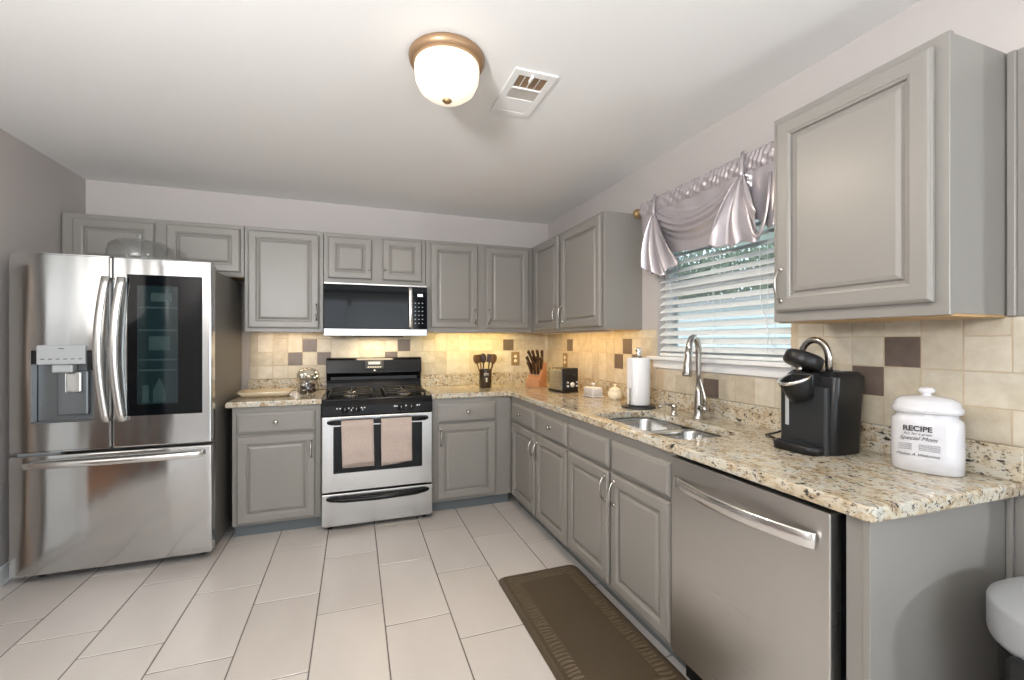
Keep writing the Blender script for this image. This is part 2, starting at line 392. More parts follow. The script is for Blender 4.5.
# right wall with the window opening, ends where the breakfast room begins
WY0, WY1, WZ0, WZ1 = -2.53, -1.64, 1.205, 2.08
b = MB()
b.box(0, 0.15, WY1, 0, 0, H); b.box(0, 0.15, -3.72, WY0, 0, H)
b.box(0, 0.15, WY0, WY1, 0, WZ0-0.02); b.box(0, 0.15, WY0, WY1, WZ1, H)
struct(b.build('wall_right', M['wall']))
b = MB(); b.box(0.15, 2.7, -3.72, -3.6, 0, H); b.box(2.55, 2.7, -3.72, -3.72-0.4, 0, H); b.box(2.55, 2.7, -7.4, -6.9, 0, H); b.box(2.55, 2.7, -6.9, -4.12, 2.15, H)
struct(b.build('wall_breakfast', M['rearwall']))
b = MB(); b.box(-3.9, -3.45, -7.55, -7.4, 0, H); b.box(-0.35, 2.7, -7.55, -7.4, 0, H); b.box(-3.45, -0.35, -7.55, -7.4, 2.3, H)
struct(b.build('wall_rear', M['rearwall']))
b = MB(); b.box(-3.45, -3.37, -7.5, -7.43, 0, 2.3); b.box(-0.43, -0.35, -7.5, -7.43, 0, 2.3); b.box(-1.95, -1.85, -7.5, -7.43, 0, 2.3); b.box(-3.45, -0.35, -7.5, -7.43, 2.22, 2.3); b.box(-3.45, -0.35, -7.5, -7.43, 0, 0.09)
rd = struct(b.build('door_2', M['white']))
b = MB()
for k in range(1, 25):
    b.box(XL, XL+0.012, -7.0, -0.9, 0, 0.0)
b = MB(); b.box(XL, XL+0.013, -1.0, -0.02, 0, 0.105, 0.003); b.box(XL, XL+0.013, -7.4, -3.14, 0, 0.105, 0.003); struct(b.build('baseboard_left', M['white']))
# grey painted strip of wall and scribe moulding beyond the last cabinets
b = MB(); b.box(-0.012, 0, -3.72, -3.2200, 1.386, 2.14); struct(b.build('trim_1', M['cab']))
b = MB(); b.box(-0.0128, 0, -3.72, -3.2155, 0.0, 0.874); struct(b.build('trim_2', M['cab']))

# tiled splashback
def splash(name, axis, spans, accents, seed, mir):
    """axis 'y': back wall (u=x), 'x': right wall (u=y). spans: (u0,u1,z0,z1)"""
    rnd = random.Random(seed); b = MB()
    def put(u0, u1, z0, z1, d, mi, tone, bev=0.0016):
        g = 0.0014; u0 += g; u1 -= g; z0 += g; z1 -= g
        if u1-u0 < 0.004 or z1-z0 < 0.004: return
        def P(u, z, dd): return (u, -dd, z) if axis == 'y' else (-dd, u, z)
        v = [P(u0, z0, 0.006), P(u1, z0, 0.006), P(u1, z1, 0.006), P(u0, z1, 0.006)]
        v += [P(u0+bev, z0+bev, d), P(u1-bev, z0+bev, d), P(u1-bev, z1-bev, d), P(u0+bev, z1-bev, d)]
        b.add(v, [[0, 1, 5, 4], [1, 2, 6, 5], [2, 3, 7, 6], [3, 0, 4, 7], [4, 5, 6, 7]], mi, False, tone)
    for (u0, u1, z0, z1) in spans:
        if axis == 'y': b.box(u0, u1, -0.0072, 0, z0, z1, mi=0)
        else: b.box(-0.0072, 0, u0, u1, z0, z1, mi=0)
    P = 0.1072; zs = [1.0125, 1.1145, 1.222, 1.329, 1.385]
    done = set(); base = mir
    acc = {}
    for (ua, r) in accents: acc[(round((ua-base)/P), r)] = 1
    for (u0, u1, zlo, zhi) in spans:
        k0 = math.floor((u0-base)/P); k1 = math.ceil((u1-base)/P)
        for r in range(4):
            for k in range(k0, k1):
                if (k, r) in done: continue
                ua, ub = base+k*P, base+(k+1)*P; za, zb = zs[r], zs[r+1]
                cells = [(k, r)]
                if acc.get((k, r)):
                    put(max(ua, u0), min(ub, u1), max(za, zlo), min(zb, zhi), 0.0105, 2, 0.5); done.add((k, r)); continue
                q = rnd.random()
                free = lambda kk, rr: (kk, rr) not in done and not acc.get((kk, rr)) and kk < k1 and rr < 4
                if r < 2 and q < 0.05 and free(k+1, r) and free(k+1, r+1) and free(k, r+1): cells += [(k+1, r), (k, r+1), (k+1, r+1)]; ub += P; zb = zs[r+2]
                elif r < 3 and q < 0.25 and free(k, r+1): cells += [(k, r+1)]; zb = zs[r+2]
                elif q < 0.42 and free(k+1, r): cells += [(k+1, r)]; ub += P
                for c in cells: done.add(c)
                put(max(ua, u0), min(ub, u1), max(za, zlo), min(zb, zhi), 0.0095, 1, 0.35+0.35*rnd.random())
    return b.build(name, [M['grout'], M['mush'], M['accent']])
t = splash('tile_backsplash', 'y', [(-2.56, -0.0, 1.0125, 1.385)],
           [(-2.292, 1), (-2.185, 2), (-2.078, 1), (-1.406, 2), (-1.513, 1), (-0.507, 2)], 5, -2.292)
tag(t, 'beige stone tile backsplash with small brown squares on the back wall behind the range', 'backsplash')
t = splash('tile_backsplash', 'x', [(-1.638, -0.0098, 1.0125, 1.385), (-2.532, -1.638, 1.0125, 1.14), (-3.35, -2.532, 1.0125, 1.385)],
           [(-0.52, 2), (-1.278, 1), (-1.385, 2), (-1.492, 1), (-2.136, 0), (-2.886, 1), (-2.993, 2)], 11, -2.993+0.0)
tag(t, 'beige stone tile backsplash with small brown squares on the window wall beside the sink', 'backsplash')

# ------------------------------------------------------------ window, blind, outside
b = MB()
fx0, fx1 = 0.055, 0.125
b.box(fx0, fx1, WY0, WY0+0.04, WZ0, WZ1, 0.003); b.box(fx0, fx1, WY1-0.04, WY1, WZ0, WZ1, 0.003)
b.box(fx0, fx1, WY0, WY1, WZ1-0.04, WZ1, 0.003); b.box(fx0, fx1, WY0, WY1, WZ0, WZ0+0.03, 0.003)
b.box(0.07, 0.115, WY0+0.035, WY1-0.035, 1.615, 1.675, 0.003)
b.box(0.075, 0.11, WY0+0.04, WY1-0.04, WZ0+0.03, WZ0+0.065, 0.003)
win = struct(b.build('window_1', M['white']))
b = MB(); b.box(0.088, 0.092, WY0+0.03, WY1-0.03, WZ0+0.03, WZ1-0.03); b.build('pane', M['wglass'], win)
b = MB(); b.box(-0.045, 0.06, WY0-0.03, WY1+0.05, WZ0-0.008, WZ0+0.014, 0.005); b.box(-0.012, 0.0, WY0-0.02, WY1+0.03, 1.148, WZ0-0.008, 0.003)
struct(b.build('trim_3', M['white']))
# blind
bl = thing('window_blind', 'white horizontal slat blind lowered across the window above the sink', 'blind', (0.03, -2.085, WZ0+0.02))
b = MB(); b.box(0.005, 0.05, WY0+0.006, WY1-0.006, WZ1-0.045, WZ1-0.002, 0.003); b.build('head_rail', M['blind'], bl)
b = MB(); b.box(0.008, 0.048, WY0+0.01, WY1-0.01, WZ0+0.016, WZ0+0.034, 0.004); b.build('bottom_rail', M['blind'], bl)
ns = 18; z = WZ0+0.06
tilt = math.radians(36)
while z < WZ1-0.06:
    b = MB(); rg = []
    w2 = 0.0245
    for yy in (WY0+0.012, WY1-0.012):
        r = []
        for a, hgt in ((-1, 0), (-0.5, 0.0022), (0, 0.003), (0.5, 0.0022), (1, 0), (1, 0.0022), (0.5, 0.0045), (0, 0.0052), (-0.5, 0.0045), (-1, 0.0022)):
            r.append(Vector((0.028+a*w2*math.cos(tilt)-hgt*math.sin(tilt), yy, z+a*w2*math.sin(tilt)+hgt*math.cos(tilt))))
        rg.append(r)
    b.rings(rg, 0, False); b.build('slat', M['blind'], bl)
    z += 0.0465
b = MB()
for yy in (WY0+0.12, -2.085, WY1-0.12):
    b.tube([(0.004, yy, WZ0+0.03), (0.004, yy, WZ1-0.04)], 0.0011, 6); b.tube([(0.052, yy, WZ0+0.03), (0.052, yy, WZ1-0.04)], 0.0011, 6)
b.build('ladder_cord', M['white'], bl)
b = MB(); b.tube([(-0.004, WY0+0.16, WZ1-0.06), (-0.006, WY0+0.15, 1.5), (-0.004, WY0+0.08, 1.25)], 0.0016, 6); b.build('pull_cord', M['white'], bl)

# neighbour house, lawn and tree outside
b = MB(); b.box(0.3, 40, -25, 30, -1.2, -1.0); o = b.build('lawn', M['grass']); tag(o, 'green lawn outside beyond the kitchen window', 'lawn'); o['kind'] = 'stuff'
hs = thing('neighbour_house', 'pale blue grey sided house standing outside the kitchen window', 'house', (7.5, 0, -1))
b = MB()
for k in range(21):
    z0 = -1+k*0.15; b.prism([(7.0, z0), (6.965, z0), (7.0, z0+0.145)], 'y', -6, 12)
b.box(7.0, 11, -6, 12, -1, 2.2); b.build('wall', M['siding'], hs)
b = MB(); b.prism([(6.75, 2.19), (9.0, 2.6), (11.4, 2.19)], 'y', -6.4, 12.4); b.build('roof', M['roof'], hs)
b = MB(); b.box(6.66, 6.74, -6.4, 12.4, 2.15, 2.23, 0.01); b.build('gutter', M['white'], hs)
def tree(name, label, x, y, s, seed):
    t = thing(name, label, 'tree', (x, y, -0.99), 'trees outside the window'); rn = random.Random(seed)
    b = MB(); b.tube([(x, y, -0.99), (x+0.1, y, 1.2), (x, y+0.1, 4.5)], [0.26, 0.2, 0.08], 8)
    for k in range(7):
        a = rn.random()*6.28; b.tube([(x, y, 1.8+k*0.3), (x+math.cos(a)*s*0.7, y+math.sin(a)*s*0.7, 3.0+k*0.45)], [0.07, 0.02], 6)
    b.build('trunk', M['bark'], t)
    b = MB()
    for k in range(3600):
        a, c, r = rn.random()*6.28, rn.uniform(-1, 1), s*rn.random()**0.4
        q = math.sqrt(1-c*c); p = Vector((x+r*q*math.cos(a), y+r*q*math.sin(a), 3.9+r*c*0.85))
        e = Euler((rn.random()*6, rn.random()*6, rn.random()*6)).to_matrix(); l = 0.11
        b.add([p+e@Vector(v) for v in ((-l, 0, 0), (0, -l*0.45, 0.01), (l, 0, 0), (0, l*0.45, 0.01))], [[0, 1, 2, 3]])
    b.build('crown', M['leaf'], t)
tree('garden_tree', 'tall leafy tree beyond the sided house, left in the window', 13.5, 15.4, 2.2, 1)
tree('garden_tree', 'tall leafy tree beyond the sided house, left of the middle in the window', 13.0, 12.2, 2.1, 2)
tree('garden_tree', 'tall leafy tree beyond the sided house, right of the middle in the window', 13.6, 9.3, 2.2, 5)
tree('garden_tree', 'tall leafy tree beyond the sided house, right in the window', 12.6, 6.4, 2.0, 8)

# ------------------------------------------------------------ cabinets
DOOR = [(0, 0), (0, 0.011), (0.003, 0.013), (0.004, 0.016), (0.009, 0.0195), (0.014, 0.020), (0.048, 0.020), (0.050, 0.0175), (0.054, 0.0165), (0.058, 0.0140), (0.0595, 0.005), (0.067, 0.005), (0.072, 0.0125), (0.078, 0.0145), (0.084, 0.0165)]
DRAW = [(0, 0), (0, 0.010), (0.003, 0.012), (0.005, 0.015), (0.012, 0.0175), (0.016, 0.0175), (0.018, 0.020)]
def knob_mb(b, p, n, r=0.0145):
    q = Vector(n).to_track_quat('Z', 'Y').to_matrix().to_4x4()
    b.lathe([(0.010, 0), (0.007, 0.003), (0.0055, 0.012), (r*0.8, 0.016), (r, 0.021), (r*0.86, 0.026), (r*0.3, 0.029), (0.0, 0.029)], p, 16, mat=q)
def pull_mb(b, p, n, L=0.115):
    """curved arch pull standing vertically at p, projecting along n"""
    p = Vector(p); n = Vector(n); pts = []; rs = []
    for i in range(13):
        s = -1+2*i/12; pts.append(p+Vector((0, 0, s*L/2))+n*(0.004+0.026*(1-s*s)**0.75)); rs.append(0.0042+0.0018*(1-abs(s)))
    b.tube(pts, rs, 8)
    for s in (-1, 1):
        b.lathe([(0.009, 0), (0.009, 0.003), (0.005, 0.006), (0.0, 0.007)], p+Vector((0, 0, s*L/2)), 12, mat=n.to_track_quat('Z', 'Y').to_matrix().to_4x4())
def door(parent, side, u0, u1, z0, z1, face, handle=None, name='door', prof=DOOR):
    """side 'b': on back wall facing -y (u=x, face=y). 'r': on right wall facing -x (u=y, face=x)"""
    b = MB(); c = (u0+u1)/2; zc = (z0+z1)/2
    face -= 0.005
    if side == 'b': b.panel((c, face, zc), (1, 0, 0), (0, -1, 0), abs(u1-u0), z1-z0, prof); n = (0, -1, 0)
    else: b.panel((face, c, zc), (0, 1, 0), (-1, 0, 0), abs(u1-u0), z1-z0, prof); n = (-1, 0, 0)
    o = b.build(name, M['cab'], parent)
    if handle:
        kind, hu, hz = handle; h = MB()
        p = (hu, face-0.020, hz) if side == 'b' else (face-0.020, hu, hz)
        if kind == 'pull': pull_mb(h, p, n)
        elif kind == 'small': knob_mb(h, p, n, 0.010)
        else: knob_mb(h, p, n)
        h.build('handle' if kind == 'pull' else 'knob', M['nickel'], o)
    return o
UY = -0.2865
def upper(side, u0, u1, z0, z1, label, doors, lip=()):
    loc = ((u0+u1)/2, -0.15, z0) if side == 'b' else (-0.15, (u0+u1)/2, z0)
    t = thing('wall_cabinet', label, 'cabinet', loc); b = MB()
    e = 0.0008
    if side == 'b':
        b.box(u0+e, u1-e, UY+0.018, -0.0005, z0+0.012, z1-0.002, 0.0015); b.box(u0+e, u1-e, UY, UY+0.0185, z0, z1, 0.002)
    else:
        b.box(UY+0.018, -0.0005, u0+0.003, u1-0.001, z0+0.004, z1-0.002, 0.0015); b.box(UY, UY+0.0185, u0, u1, z0, z1, 0.002)
    b.build('cabinet_body', M['cab'], t)
    b = MB()
    if side == 'b': b.box(u0+0.004, u1-0.004, UY+0.019, -0.012, z0+0.004, z0+0.0125)
    else: b.box(UY+0.019, -0.012, u0+0.006, u1-0.006, z0-0.003, z0+0.0045)
    b.build('underside_panel', M['under'], t)
    for d in doors: door(t, side, d[0], d[1], d[2], d[3], UY-0.0003, d[4])
    return t
upper('b', -3.568, -2.541, 1.772, 2.146, 'wide grey wall cabinet with two doors, above the refrigerator', [(-3.508, -3.071, 1.81, 2.113, None), (-3.004, -2.563, 1.805, 2.117, None)])
upper('b', -2.539, -2.012, 1.380, 2.146, 'grey wall cabinet with one tall door, left of the microwave', [(-2.515, -2.041, 1.407, 2.119, ('pull', -2.058, 1.53))])
upper('b', -2.010, -1.237, 1.757, 2.146, 'short grey wall cabinet with two small doors above the microwave', [(-1.978, -1.658, 1.795, 2.114, ('small', -1.678, 1.872)), (-1.578, -1.268, 1.795, 2.124, ('small', -1.558, 1.875))])
upper('b', -1.235, -0.288, 1.388, 2.146, 'grey wall cabinet with two tall doors, right of the microwave', [(-1.195, -0.795, 1.421, 2.120, ('pull', -0.822, 1.52)), (-0.724, -0.326, 1.421, 2.120, ('pull', -0.698, 1.52))])
upper('r', -1.489, -0.010, 1.384, 2.146, 'grey corner wall cabinet with two doors, left of the window', [(-0.847, -0.382, 1.408, 2.128, ('pull', -0.822, 1.52)), (-1.463, -0.900, 1.408, 2.122, ('pull', -0.925, 1.52))])
upper('r', -3.200, -2.680, 1.384, 2.146, 'large close grey wall cabinet with one door above the coffee maker', [(-3.171, -2.703, 1.421, 2.118, ('pull', -2.728, 1.517))])
b = MB(); b.box(-0.022, 0, -3.2195, -3.2005, 1.384, 2.14, 0.003); struct(b.build('trim_4', M['cab']))

CZ = 0.874
def base(side, u0, u1, label, fronts, front=-0.600, back=-0.001):
    c = (u0+u1)/2
    loc = (c, -0.3, 0) if side == 'b' else (-0.3, c, 0)
    t = thing('base_cabinet', label, 'cabinet', loc); b = MB(); e = 0.0008
    if side == 'b': b.box(u0+e, u1-e, front, back, 0.09, CZ, 0.002)
    elif 'sink' in label:
        b.box(front, front+0.018, u0+e, u1-e, 0.09, CZ, 0.002)
        for q in ((u0+e, u0+e+0.018), (u1-e-0.018, u1-e)): b.box(front+0.018, back, q[0], q[1], 0.09, CZ)
        b.box(front+0.018, back, u0+e+0.018, u1-e-0.018, 0.09, 0.108); b.box(back-0.006, back, u0+e+0.018, u1-e-0.018, 0.108, CZ)
    else: b.box(front, back, u0+e, u1-e, 0.09, CZ, 0.002)
    b.build('cabinet_body', M['cab'], t)
    b = MB()
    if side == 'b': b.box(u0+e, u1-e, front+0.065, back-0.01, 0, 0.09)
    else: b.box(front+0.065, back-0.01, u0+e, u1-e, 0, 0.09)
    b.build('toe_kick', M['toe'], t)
    for (nm, a, d, z0, z1, h) in fronts:
        door(t, side, a, d, z0, z1, front-0.0003, h, nm, DRAW if 'drawer' in nm else DOOR)
    return t
base('b', -2.545, -2.008, 'grey base cabinet with one drawer and door, between refrigerator and range',
     [('drawer', -2.516, -2.044, 0.700, 0.838, ('knob', -2.283, 0.772)), ('door', -2.516, -2.044, 0.108, 0.683, ('pull', -2.069, 0.575))])
base('b', -1.236, -0.6008, 'grey base cabinet with one drawer and door, right of the range in the corner',
     [('drawer', -1.198, -0.735, 0.697, 0.838, ('knob', -0.964, 0.770)), ('door', -1.198, -0.735, 0.112, 0.683, ('pull', -1.172, 0.58))])
RF = -0.600
base('r', -1.612, -0.602, 'grey base cabinet with two knobbed drawers over two doors, left of the sink cabinet',
     [('drawer', -1.122, -0.675, 0.695, 0.830, ('knob', -0.888, 0.768)), ('drawer', -1.607, -1.160, 0.695, 0.830, ('knob', -1.400, 0.768)),
      ('door', -1.122, -0.675, 0.108, 0.676, ('pull', -1.104, 0.568)), ('door', -1.607, -1.160, 0.108, 0.676, ('pull', -1.186, 0.565))], RF)
base('r', -2.513, -1.614, 'grey sink cabinet with two plain false drawer fronts over two doors',
     [('drawer', -2.057, -1.632, 0.695, 0.832, None), ('drawer', -2.500, -2.083, 0.695, 0.832, None),
      ('door', -2.057, -1.632, 0.125, 0.676, ('pull', -2.035, 0.59)), ('door', -2.500, -2.083, 0.125, 0.676, ('pull', -2.118, 0.588))], RF)
ep = thing('cabinet_end_panel', 'smooth grey cabinet end panel beside the dishwasher under the worktop end', 'end panel', (-0.3, -3.17, 0))
b = MB(); b.box(-0.607, -0.013, -3.201, -3.183, 0, CZ, 0.002); b.box(-0.600, -0.02, -3.183, -3.141, 0, CZ, 0.001); b.build('panel_board', M['cab'], ep)
b = MB(); b.box(-0.03, -0.013, -3.214, -3.2015, 0, CZ, 0.003); b.build('scribe_strip', M['cab'], ep)

# ------------------------------------------------------------ worktops
CT0, CT1 = 0.876, 0.914
SX0, SX1, SY0, SY1 = -0.555, -0.205, -2.475, -1.795
def worktop(name, outer, hole, label):
    bm = bmesh.new()
    ov = [bm.verts.new((x, y, CT1)) for x, y in outer]; es = [bm.edges.new((ov[i], ov[(i+1) % len(ov)])) for i in range(len(ov))]
    outer_e = list(es)
    if hole:
        hv = [bm.verts.new((x, y, CT1)) for x, y in hole]; es += [bm.edges.new((hv[i], hv[(i+1) % len(hv)])) for i in range(len(hv))]
    bmesh.ops.triangle_fill(bm, use_beauty=True, use_dissolve=False, edges=es)
    r = bmesh.ops.extrude_face_region(bm, geom=bm.faces[:])
    dn = [g for g in r['geom'] if isinstance(g, bmesh.types.BMVert)]
    for v in dn: v.co.z = CT0
    bmesh.ops.recalc_face_normals(bm, faces=bm.faces[:])
    ed = [e for e in bm.edges if len(e.link_faces) == 2 and e.calc_face_angle(0) > 0.8 and abs(e.verts[0].co.z-e.verts[1].co.z) < 1e-5]
    bmesh.ops.bevel(bm, geom=ed, offset=0.007, segments=3, profile=0.5, affect='EDGES')
    t = thing(name, label, 'worktop', (outer[0][0], outer[0][1], CT0)); b = MB(); b.bm(bm, 0, False)
    b.build('slab', M['granite'], t); return t
wl = worktop('granite_worktop', [(-2.575, -0.632), (-2.003, -0.632), (-2.003, -0.002), (-2.575, -0.002)], None, 'short speckled granite worktop between the refrigerator and the range')
b = MB(); b.box(-2.575, -2.003, -0.022, -0.0005, CT1, 1.0118, 0.003); b.build('upstand', M['granite'], wl)
inner = arc((-0.685, -0.690, 0), 0.06, 90, 0, 6, 'xy')
outer = [(-1.241, -0.002), (-1.241, -0.630)] + [(p.x, p.y) for p in inner] + [(-0.625, -3.195)] + [(p.x, p.y) for p in arc((-0.605, -3.196, 0), 0.02, 180, 270, 4, 'xy')] + [(-0.002, -3.234), (-0.002, -0.002)]
wr = worktop('granite_worktop', outer, rrect(SX0, SX1, SY0, SY1, 0.06), 'long L shaped speckled granite worktop running from the range past the sink')
b = MB(); b.box(-1.241, -0.0005, -0.022, -0.0005, CT1, 1.0118, 0.003); b.box(-0.022, -0.0005, -3.234, -0.022, CT1, 1.0118, 0.003); b.build('upstand', M['granite'], wr)

# ------------------------------------------------------------ sink
sk = thing('undermount_sink', 'double bowl stainless steel sink set under the granite worktop', 'sink', (-0.38, -2.13, 0.68))
def bowl(x0, x1, y0, y1, dep):
    b = MB(); rg = []
    for ins, z, r in ((-0.012, CT0-0.0008, 0.07), (-0.012, CT0-0.003, 0.07), (0, CT0-0.003, 0.062), (0.004, CT0-0.012, 0.062), (0.012, CT0-dep+0.04, 0.06), (0.022, CT0-dep+0.012, 0.055), (0.045, CT0-dep, 0.045), (0.10, CT0-dep-0.003, 0.03)):
        rg.append([Vector((x, y, z)) for x, y in rrect(x0+ins, x1-ins, y0+ins, y1-ins, r)])
    b.rings(rg, 0, True, False, True); o = b.build('bowl', M['sinksteel'], sk, sol=0.0012)
    c = ((x0+x1)/2, (y0+y1)/2, CT0-dep-0.002)
    d = MB(); d.lathe([(0.045, 0), (0.045, 0.002), (0.036, 0.003), (0.032, -0.0005), (0.0, -0.0005)], (c[0], c[1], c[2]+0.001), 24); d.build('drain', M['chrome'], o)
bowl(SX0+0.005, SX1-0.005, -2.125, SY1-0.005, 0.19)
bowl(SX0+0.005, SX1-0.005, SY0+0.005, -2.150, 0.19)

b = MB(); b.box(SX0+0.03, SX1-0.03, -2.156, -2.119, CT0-0.03, CT0-0.001, 0.010, seg=3, smooth=True); b.build('divider', M['hsteel'], sk)
# ------------------------------------------------------------ faucet and soap pump
fx, fy = -0.125, -2.12
fc = thing('kitchen_faucet', 'tall stainless pull-down faucet with arched spout behind the sink', 'faucet', (fx, fy, CT1))
b = MB(); b.lathe([(0.030, 0), (0.030, 0.004), (0.026, 0.008), (0.023, 0.03), (0.021, 0.10), (0.017, 0.14), (0.0145, 0.17)], (fx, fy, CT1+0.0005), 24, caps=True); b.build('faucet_body', M['nickel'], fc)
b = MB(); fd = Vector((-0.917, -0.40, 0))
F0 = Vector((fx, fy, CT1))
pts = [F0+Vector((0, 0, 0.16)), F0+Vector((0, 0, 0.24)), F0+Vector((0, 0, 0.32))]
for i in range(1, 12):
    a = math.radians(i*15.8); pts.append(F0+fd*(0.056-0.056*math.cos(a))+Vector((0, 0, 0.340+0.078*math.sin(a))))
b.tube(pts, [0.0125, 0.013, 0.0145]+[0.0150]*(len(pts)-3), 14); b.build('spout', M['nickel'], fc)
e = Vector(pts[-1]); b = MB(); b.tube([e+Vector((0, 0, 0.012)), e+fd*0.002-Vector((0, 0, 0.02)), e+fd*0.010-Vector((0, 0, 0.07)), e+fd*0.020-Vector((0, 0, 0.118)), e+fd*0.021-Vector((0, 0, 0.124))], [0.0150, 0.0165, 0.0205, 0.025, 0.020], 16); sh = b.build('spray_head', M['nickel'], fc)
b = MB()
b.tube([(fx, fy-0.012, CT1+0.06), (fx+0.002, fy-0.045, CT1+0.055), (fx+0.002, fy-0.058, CT1+0.06)], [0.020, 0.019, 0.017], 16)
b.tube([(fx+0.002, fy-0.052, CT1+0.05), (fx+0.0, fy-0.038, CT1+0.12), (fx-0.002, fy-0.018, CT1+0.185), (fx-0.003, fy-0.010, CT1+0.215)], [0.015, 0.012, 0.009, 0.006], 12, flat=0.7)
b.build('lever', M['nickel'], fc)
sp = thing('soap_dispenser', 'small bronze pump soap dispenser beside the faucet', 'soap dispenser', (-0.165, -1.985, CT1))
b = MB(); b.lathe([(0.021, 0), (0.021, 0.004), (0.013, 0.010), (0.0125, 0.035), (0.016, 0.040), (0.016, 0.056), (0.008, 0.062), (0.0, 0.062)], (-0.165, -1.985, CT1+0.0005), 18); b.build('pump_body', M['nickel'], sp)
b = MB(); b.tube([(-0.165, -1.985, CT1+0.054), (-0.20, -1.978, CT1+0.058), (-0.238, -1.970, CT1+0.052), (-0.252, -1.968, CT1+0.038)], [0.009, 0.0075, 0.006, 0.005], 10); b.build('nozzle', M['nickel'], sp)

# ------------------------------------------------------------ refrigerator
FX0, FX1, FY = -3.512, -2.592, -0.850
XM = -3.074
fr = thing('refrigerator', 'stainless french door refrigerator with ice dispenser and dark glass door panel', 'refrigerator', ((FX0+FX1)/2, -0.45, 0))
b = MB(); b.box(FX0+0.008, FX1-0.012, -0.765, -0.06, 0.035, 1.752, 0.006); b.build('cabinet_body', M['fridgeside'], fr)
def fdoor(nm, x0, x1, z0, z1, hole=None):
    b = MB(); T = 0.075; c = ((x0+x1)/2); 
    if not hole:
        b.box(x0, x1, FY, FY+T, z0, z1, 0.010, seg=3, smooth=False)
    else:
        hx0, hx1, hz0, hz1 = hole
        xs = [x0, hx0, hx1, x1]; zs = [z0, hz0, hz1, z1]
        bm = bmesh.new(); bmesh.ops.create_cube(bm, size=1)
        for v in bm.verts: v.co = Vector((c+v.co.x*(x1-x0), FY+T/2+v.co.y*T, (z0+z1)/2+v.co.z*(z1-z0)))
        bmesh.ops.bevel(bm, geom=bm.edges[:], offset=0.010, segments=3, affect='EDGES')
        bm.faces.ensure_lookup_table()
        f = max([f for f in bm.faces if f.normal.y < -0.99], key=lambda q: q.calc_area())
        vs = list(f.verts); bm.faces.remove(f)
        yy = vs[0].co.y
        hv = [bm.verts.new((hx, yy, hz)) for hx, hz in ((hx0, hz0), (hx1, hz0), (hx1, hz1), (hx0, hz1))]
        es = []
        for i in range(4):
            es.append(bm.edges.new((hv[i], hv[(i+1) % 4])))
            e2 = bm.edges.get((vs[i], vs[(i+1) % len(vs)])); es.append(e2)
        bmesh.ops.triangle_fill(bm, use_beauty=True, edges=es)
        iv = [bm.verts.new((v.co.x, yy+0.060, v.co.z)) for v in hv]
        for i in range(4): bm.faces.new((hv[i], hv[(i+1) % 4], iv[(i+1) % 4], iv[i]))
        bm.faces.new(iv)
        b.bm(bm)
    return b.build(nm, M['fsteel'], fr)
dl = fdoor('left_door', FX0, XM-0.003, 0.708, 1.790, (-3.419, -3.150, 0.868, 1.262))
dr = fdoor('right_door', XM+0.003, FX1, 0.708, 1.790)
fz = fdoor('freezer_drawer', FX0, FX1, 0.050, 0.694)
b = MB(); b.box(-3.416, -3.153, FY+0.052, FY+0.058, 0.871, 1.259); b.box(-3.416, -3.35, FY+0.0, FY+0.052, 0.868, 0.872); b.box(-3.33, -3.19, FY+0.030, FY+0.052, 0.90, 1.15, 0.01)
b.box(-3.416, -3.153, FY+0.004, FY+0.052, 0.869, 0.874, 0.001)
b.build('dispenser_recess', M['dispgrey'], dl)
b = MB(); b.box(-3.393, -3.184, FY-0.012, FY+0.05, 1.185, 1.290, 0.005); dp = b.build('dispenser_panel', M['greyplastic'], dl)
for q0, q1, q2 in ((-3.416, -3.394, 1.19), (-3.183, -3.153, 1.15)):
    b = MB(); b.box(q0, q1, FY+0.002, FY+0.05, q2, 1.26); b.build('dispenser_side_panel', M['blackmat'], dl)
b = MB(); b.box(-3.335, -3.245, FY-0.004, FY+0.05, 1.140, 1.184, 0.008); b.build('ice_chute', M['greyplastic'], dl)
b = MB(); b.box(-3.285, -3.215, FY+0.015, FY+0.024, 1.03, 1.14, 0.008); b.build('dispenser_paddle', M['hsteel'], dl)
b = MB()
for k in range(6): b.box(-3.375+k*0.032, -3.358+k*0.032, FY-0.0128, FY-0.0118, 1.213, 1.217)
b.build('control_marks', M['charcoal'], dp)
b = MB(); b.box(-3.30, -3.275, FY-0.0128, FY-0.0118, 1.27, 1.274); b.build('brand_mark', M['charcoal'], dp)
b = MB(); b.box(-3.003, -2.640, FY-0.003, FY+0.004, 0.886, 1.692, 0.002); pn = b.build('glass_panel', M['darkglass'], dr)
b = MB(); b.box(-2.955, -2.76, FY-0.0036, FY-0.0028, 0.95, 1.63)
# faint shelves and food behind the glass
pn2 = b.build('glass_inset', flat('smoked_glass', (0.008, 0.018, 0.021, 1), 0.05, spec=0.45), pn)
DC = flat('dim_contents', (0.022, 0.042, 0.043, 1), 0.1)
for zz in (1.50, 1.37, 1.20, 1.14):
    b = MB(); b.box(-2.95, -2.765, FY-0.0042, FY-0.0035, zz, zz+0.010); b.build('lit_shelf', DC, pn)
b = MB(); b.box(-2.90, -2.80, FY-0.0042, FY-0.0035, 1.26, 1.34); b.build('food_box', DC, pn)
b = MB(); b.box(-2.89, -2.79, FY-0.0042, FY-0.0035, 1.54, 1.59); b.build('food_box', DC, pn)
b = MB(); b.box(-2.93, -2.90, FY-0.0042, FY-0.0035, 0.96, 1.06); b.build('bottle', DC, pn)
b = MB(); b.prism([(-2.88, 0.96), (-2.82, 0.96), (-2.82, 1.03), (-2.85, 1.10), (-2.88, 1.03)], 'y', FY-0.0042, FY-0.0035); b.build('milk_carton', DC, pn)
